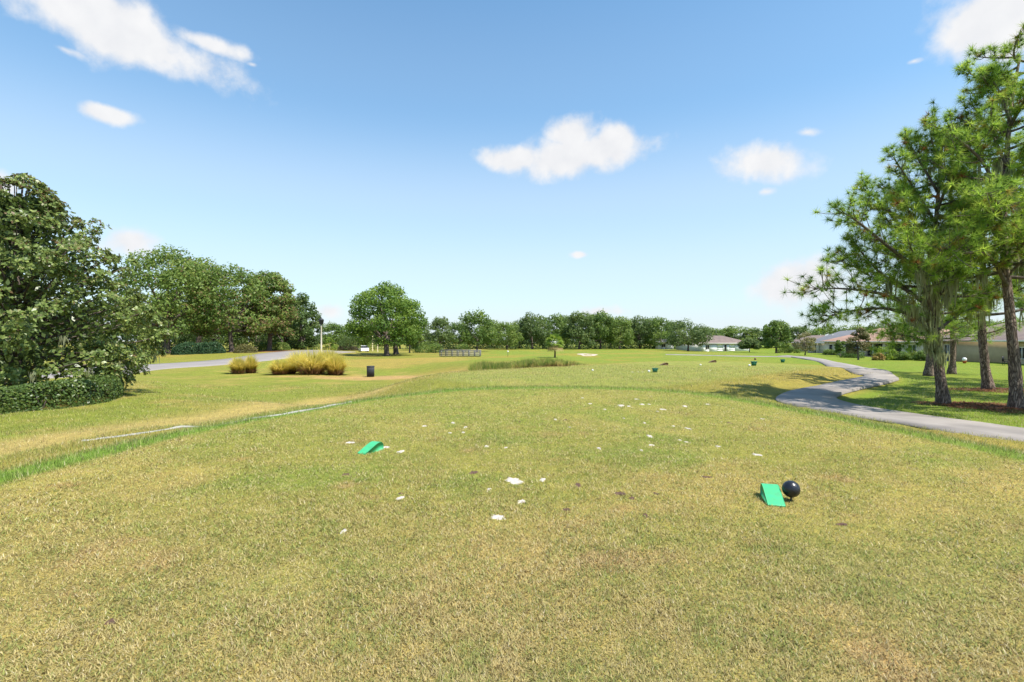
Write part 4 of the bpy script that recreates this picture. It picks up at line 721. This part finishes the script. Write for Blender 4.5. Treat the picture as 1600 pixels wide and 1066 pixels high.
wedge(1037, 571, R(190), 1.5, WOOD, 'brown wedge marker beside a green bucket on the second tee', 'brown wedges on the second tee'); wedge(1113, 566.5, R(190), 1.5, WOOD, 'brown wedge marker lying between ball and bucket', 'brown wedges on the second tee')
p = gp(1180, 562.5); t_ = thing('stump_marker', p, 'stubby reddish brown post behind the second tee', 'marker'); MB().lathe([(.0, 0), (.12, 0), (.11, .22), (.07, .26), (0, .27)], 10).build('block', WOOD, t_)
for px, py, r, lab in ((1094.5, 571.5, .055, 'white ball marker lying alone between the brown wedge and bucket'), (1171, 572.5, .065, 'white ball marker touching the middle green bucket'), (1014, 582, .06, 'white ball marker left of the first green bucket'), (926, 580, .05, 'white ball marker alone on the second tee before the reeds')):
    p = gp(px, py); a = np.linspace(-np.pi / 2, np.pi / 2, 11); o = MB().lathe([(max(math.cos(q), .002) * r, math.sin(q) * r + r * .9) for q in a], 16).build('ball_marker', WHITE, None, True); o.location = p; tag(o, lab, 'ball', 'white balls on the second tee')
# ------------------------------------------------------------------ near tee: markers, divots
wedge(1207, 782, R(-106), 1.05, GW, 'bright green wedge tee marker beside the black ball', 'green wedges on the near tee'); wedge(579, 706, R(244), 1.02, GW, 'bright green wedge tee marker alone between sand divots', 'green wedges on the near tee')
def dimple_ball(px, py, r, lab):
    p = gp(px, py); t_ = thing('black_ball_marker', p, lab, 'tee marker'); nu, nv = 84, 42; k = np.arange(170); ph = np.arccos(1 - 2 * (k + .5) / 170); th = np.pi * (1 + 5 ** .5) * k; D = np.stack([np.cos(th) * np.sin(ph), np.sin(th) * np.sin(ph), np.cos(ph)], -1)
    a, b = np.meshgrid(np.linspace(0, 2 * np.pi, nu, endpoint=False), np.linspace(.001, np.pi - .001, nv)); S = np.stack([np.cos(a) * np.sin(b), np.sin(a) * np.sin(b), np.cos(b)], -1).reshape(-1, 3); dm = np.arccos(np.clip((S @ D.T).max(1), -1, 1)); rr = r * (1 - .028 * (1 - sst(.0, .105, dm)))
    i = np.arange(nv - 1)[:, None] * nu; j = np.arange(nu)[None]; F = np.stack([i + j, i + nu + j, i + nu + (j + 1) % nu, i + (j + 1) % nu], -1).reshape(-1, 4)
    o = link('ball', mesh_np('ball', S * rr[:, None], F, pmat('black_ball', (.012, .013, .018), (.016, .017, .022), 30, .3, spec=.5), None, True), t_); o.location = (0, 0, r + .035); MB().tube([(0, 0, -.1), (0, 0, .05)], [.004, .009], 8).build('spike', bk, t_)
dimple_ball(1236, 783, .078, 'black dimpled ball tee marker on a short spike')
DV = [(803, 752, 34, 15), (848, 750, 13, 6), (815, 784, 15, 8), (778, 809, 26, 12), (625, 779, 14, 7), (537, 831, 12, 8), (548, 692, 18, 4), (603, 699, 15, 4), (626, 706, 15, 5), (663, 666, 8, 3), (708, 661, 9, 4), (727, 668, 8, 3), (703, 677, 6, 3), (724, 676, 6, 3), (760, 698, 10, 4), (936, 701, 8, 6), (1002, 704, 6, 3), (1015, 682, 14, 5), (1018, 696, 9, 4), (1062, 688, 6, 3), (1072, 691, 8, 3), (868, 656, 8, 4), (970, 634, 14, 4), (982, 635, 8, 3), (1003, 632, 10, 3), (1014, 632, 6, 3), (1036, 640, 10, 4), (1027, 643, 5, 3), (1070, 635, 12, 4), (1106, 632, 8, 3), (975, 654, 5, 3), (1007, 661, 6, 3), (1052, 666, 6, 3), (1075, 670, 10, 4), (1183, 711, 14, 5), (910, 622, 6, 2), (922, 631, 8, 3), (995, 624, 8, 3), (1191, 655, 6, 2), (764, 765, 8, 4), (1122, 698, 8, 3), (988, 581.5, 5, 1.2), (998, 581.5, 6, 1.2), (1004, 581.5, 4, 1.2), (1110, 578.5, 4, 1.2), (790, 700, 6, 3), (945, 640, 6, 2), (890, 668, 5, 2)]
BR = [(740, 739, 16, 7), (903, 759, 15, 9), (968, 772, 20, 9), (885, 797, 16, 6), (540, 742, 14, 5), (884, 656, 6, 4), (812, 659, 5, 4), (861, 629, 4, 4), (770, 631, 4, 3), (1140, 661, 8, 3), (1105, 746, 20, 4), (174, 972, 24, 10), (1315, 820, 22, 7), (1008, 806, 14, 6), (667, 640, 4, 3), (752, 641, 4, 3), (795, 634, 4, 3), (987, 779, 12, 6), (1025, 772, 10, 5), (625, 772, 10, 4)]
PATCH = []
def divot(k, px, py, w, h, m, name, lab, cat, grp, hgt):
    rng = np.random.default_rng(500 + k); p = gp(px, py); rx = w / FPX * p[1] / 2; y0, y1 = gp(px, py + h / 2)[1], gp(px, py - h / 2)[1]; ry = min((y1 - y0) / 2, rx * 2.2); PATCH.append((p[0], p[1], rx, ry)); n = 30; rr = .82 + .2 * np.sin(np.arange(n) * 2 * np.pi / n * 2 + rng.uniform(0, 6)) + rng.uniform(-.38, .3, n); V = [(0, 0, hgt)]; a = np.linspace(0, 2 * np.pi, n, endpoint=False)
    for f, z in ((.35, hgt), (.7, hgt * .85), (1, -.006)):
        for q in range(n): x, y = math.cos(a[q]) * rx * rr[q] * f, math.sin(a[q]) * ry * rr[q] * f; V.append((x, y, gz1(p[0] + x, p[1] + y) - p[2] + z * rng.uniform(.7, 1.3)))
    F3 = np.array([(0, 1 + q, 1 + (q + 1) % n) for q in range(n)]); F4 = np.array([(1 + r * n + q, 1 + (r + 1) * n + q, 1 + (r + 1) * n + (q + 1) % n, 1 + r * n + (q + 1) % n) for r in range(2) for q in range(n)])
    mb = MB().add(V, F4); mb.F.setdefault(3, []).append(F3); o = mb.build(name, m, None, True); o.location = p; tag(o, lab, cat, grp)
uniq = {0: 'largest ragged white sand patch on the near tee', 1: 'small sand spot right of the largest sand patch', 2: 'pinkish sand spot between the two larger sand patches', 3: 'second largest sand patch with a ragged edge', 4: 'faint pinkish sand spot alone on the dry turf', 6: 'thin sand streak just left of the lone green wedge', 7: 'thin sand streak touching the lone green wedge', 8: 'second sand streak right of the lone green wedge', 15: 'round bright white sand spot in the middle of tee', 34: 'sand spot nearest the black ball, before the path'}
for k, (px, py, w, h) in enumerate(DV):
    far = py < 600
    divot(k, px, py, w, h, SAND, 'sand_divot', uniq.get(k, 'tiny white sand spot on the second tee' if far else 'small white sand filled divot on the near tee'), 'divot', 'sand spots on the second tee' if far else 'sand filled divots on the near tee', .009)
for k, (px, py, w, h) in enumerate(BR): divot(100 + k, px, py, w, h, SOIL, 'bare_divot', {11: 'reddish bare scrape at the dry corner of near tee'}.get(k, 'small dark brown bare divot in the near tee'), 'divot', 'bare brown divots on the near tee', .009)
pts = smooth_line([gp(*q) for q in pipe_px], 40); pts[:, 2] = gz(pts[:, 0], pts[:, 1]) + .004 + .08 * (fbm(pts[:, 0] * 2, pts[:, 1] * 2, 77) - .55); PIPE = pmat('grey_pipe', (.33, .32, .28), (.2, .19, .16), 3, .6, .2); o3 = pts[0].copy(); mb = MB(); mb.tube(pts - o3, .03, 10, cap=False); mb.tube(pts - o3, .025, 10, (.3, .3, .3), cap=False); tag(mb.build('drain_pipe', PIPE, None, True), 'long grey pipe half sunk in the grass beside the tee', 'pipe').location = o3
# ------------------------------------------------------------------ grass blades
def turf_blades(name, n, dmin, dmax, amax, keep, ln, seed, lab, green=0.0, lean=(.5, 1.6), wf=.10):
    rng = np.random.default_rng(seed); d = np.exp(rng.uniform(math.log(dmin), math.log(dmax), n)); a = rng.uniform(-amax, amax, n); x, y = np.sin(a) * d, np.cos(a) * d; k = keep(x, y)
    for (px, py, rx, ry) in PATCH: k &= (((x - px) / rx) ** 2 + ((y - py) / ry) ** 2 > .4 + .45 * rng.random(n))
    x, y, d = x[k], y[k], d[k]; n = len(x); z = gz(x, y); s = (d / 3) ** .45; lump = fbm(x * 9, y * 9, 15); z = z + .014 * lump; l = ln * s * rng.uniform(.55, 1.3, n) * (.6 + .8 * fbm(x * 2.2, y * 2.2, 16)); w = l * wf * rng.uniform(.7, 1.3, n); az = rng.uniform(0, 6.3, n); te = rng.uniform(*lean, n); hz = l * np.sin(np.arctan(te)); vt = l * np.cos(np.arctan(te))
    b0 = np.stack([x, y, z - .003], -1); dr = np.stack([np.cos(az), np.sin(az), 0 * az], -1); S = np.stack([-np.sin(az), np.cos(az), 0 * az], -1) * w[:, None] / 2; tip = b0 + dr * hz[:, None]; tip[:, 2] += vt + .003
    V = np.stack([b0 - S, b0 + S, tip], 1).reshape(-1, 3); c = zone(x, y); q = rng.random(n)[:, None]; cn = .5 * fbm(x * 6, y * 6, 91)[:, None] + .5 * fbm(x * 24, y * 24, 92)[:, None] + rng.normal(0, .13, (n, 1)); straw = np.array((.485, .39, .178)); gr = np.array((.15, .205, .045))
    c = c * 1.2; c = np.where(cn > .52, c * .35 + straw * .65, c); c = np.where(cn < .445 + green, c * .45 + gr * .55 * 1.25, c); c = np.where(q < .05, np.array((.52, .45, .28)), c); c = np.where(q > .87, c * np.array((.34, .30, .32)), c); c = c * rng.uniform(.75, 1.25, (n, 1))
    return tag(link(name, mesh_np(name, V, np.arange(3 * n).reshape(-1, 3), BLADE, np.repeat(c, 3, 0))), lab, 'grass', kind='stuff')
turf_blades('grass', 950000, 1.5, 17, 1.15, lambda x, y: (tee_sd(x, y) < 0.02) & (y > .3), .023, 901, 'short dry mown grass of the near tee', lean=(.8, 3.2), wf=.19)
turf_blades('rough_grass', 300000, 4, 19, 1.2, lambda x, y: (tee_sd(x, y) > -.05) & (tee_sd(x, y) < .95 + .4 * (vnoise(x * 1.5, y * 1.5, 8) - .5)) & (y > .3), .04, 902, 'longer green grass collar round the near tee', .26, (.2, 1.0), .09)
turf_blades('lawn_grass', 420000, 5.5, 34, 1.1, lambda x, y: (tee_sd(x, y) > .75) & (lane_sd(x, y, path_c[:60], path_w[:60]) > -.05) & (y > .3) & (x > -26) & (rngT.random(len(x)) < np.where(np.min([seg_d(x, y, tracks[k], tracks[k + 1]) for k in range(5)], 0) < 1.2, .3, 1)), .032, 903, 'mown lawn grass around the tees and path', .05, (.4, 1.4))
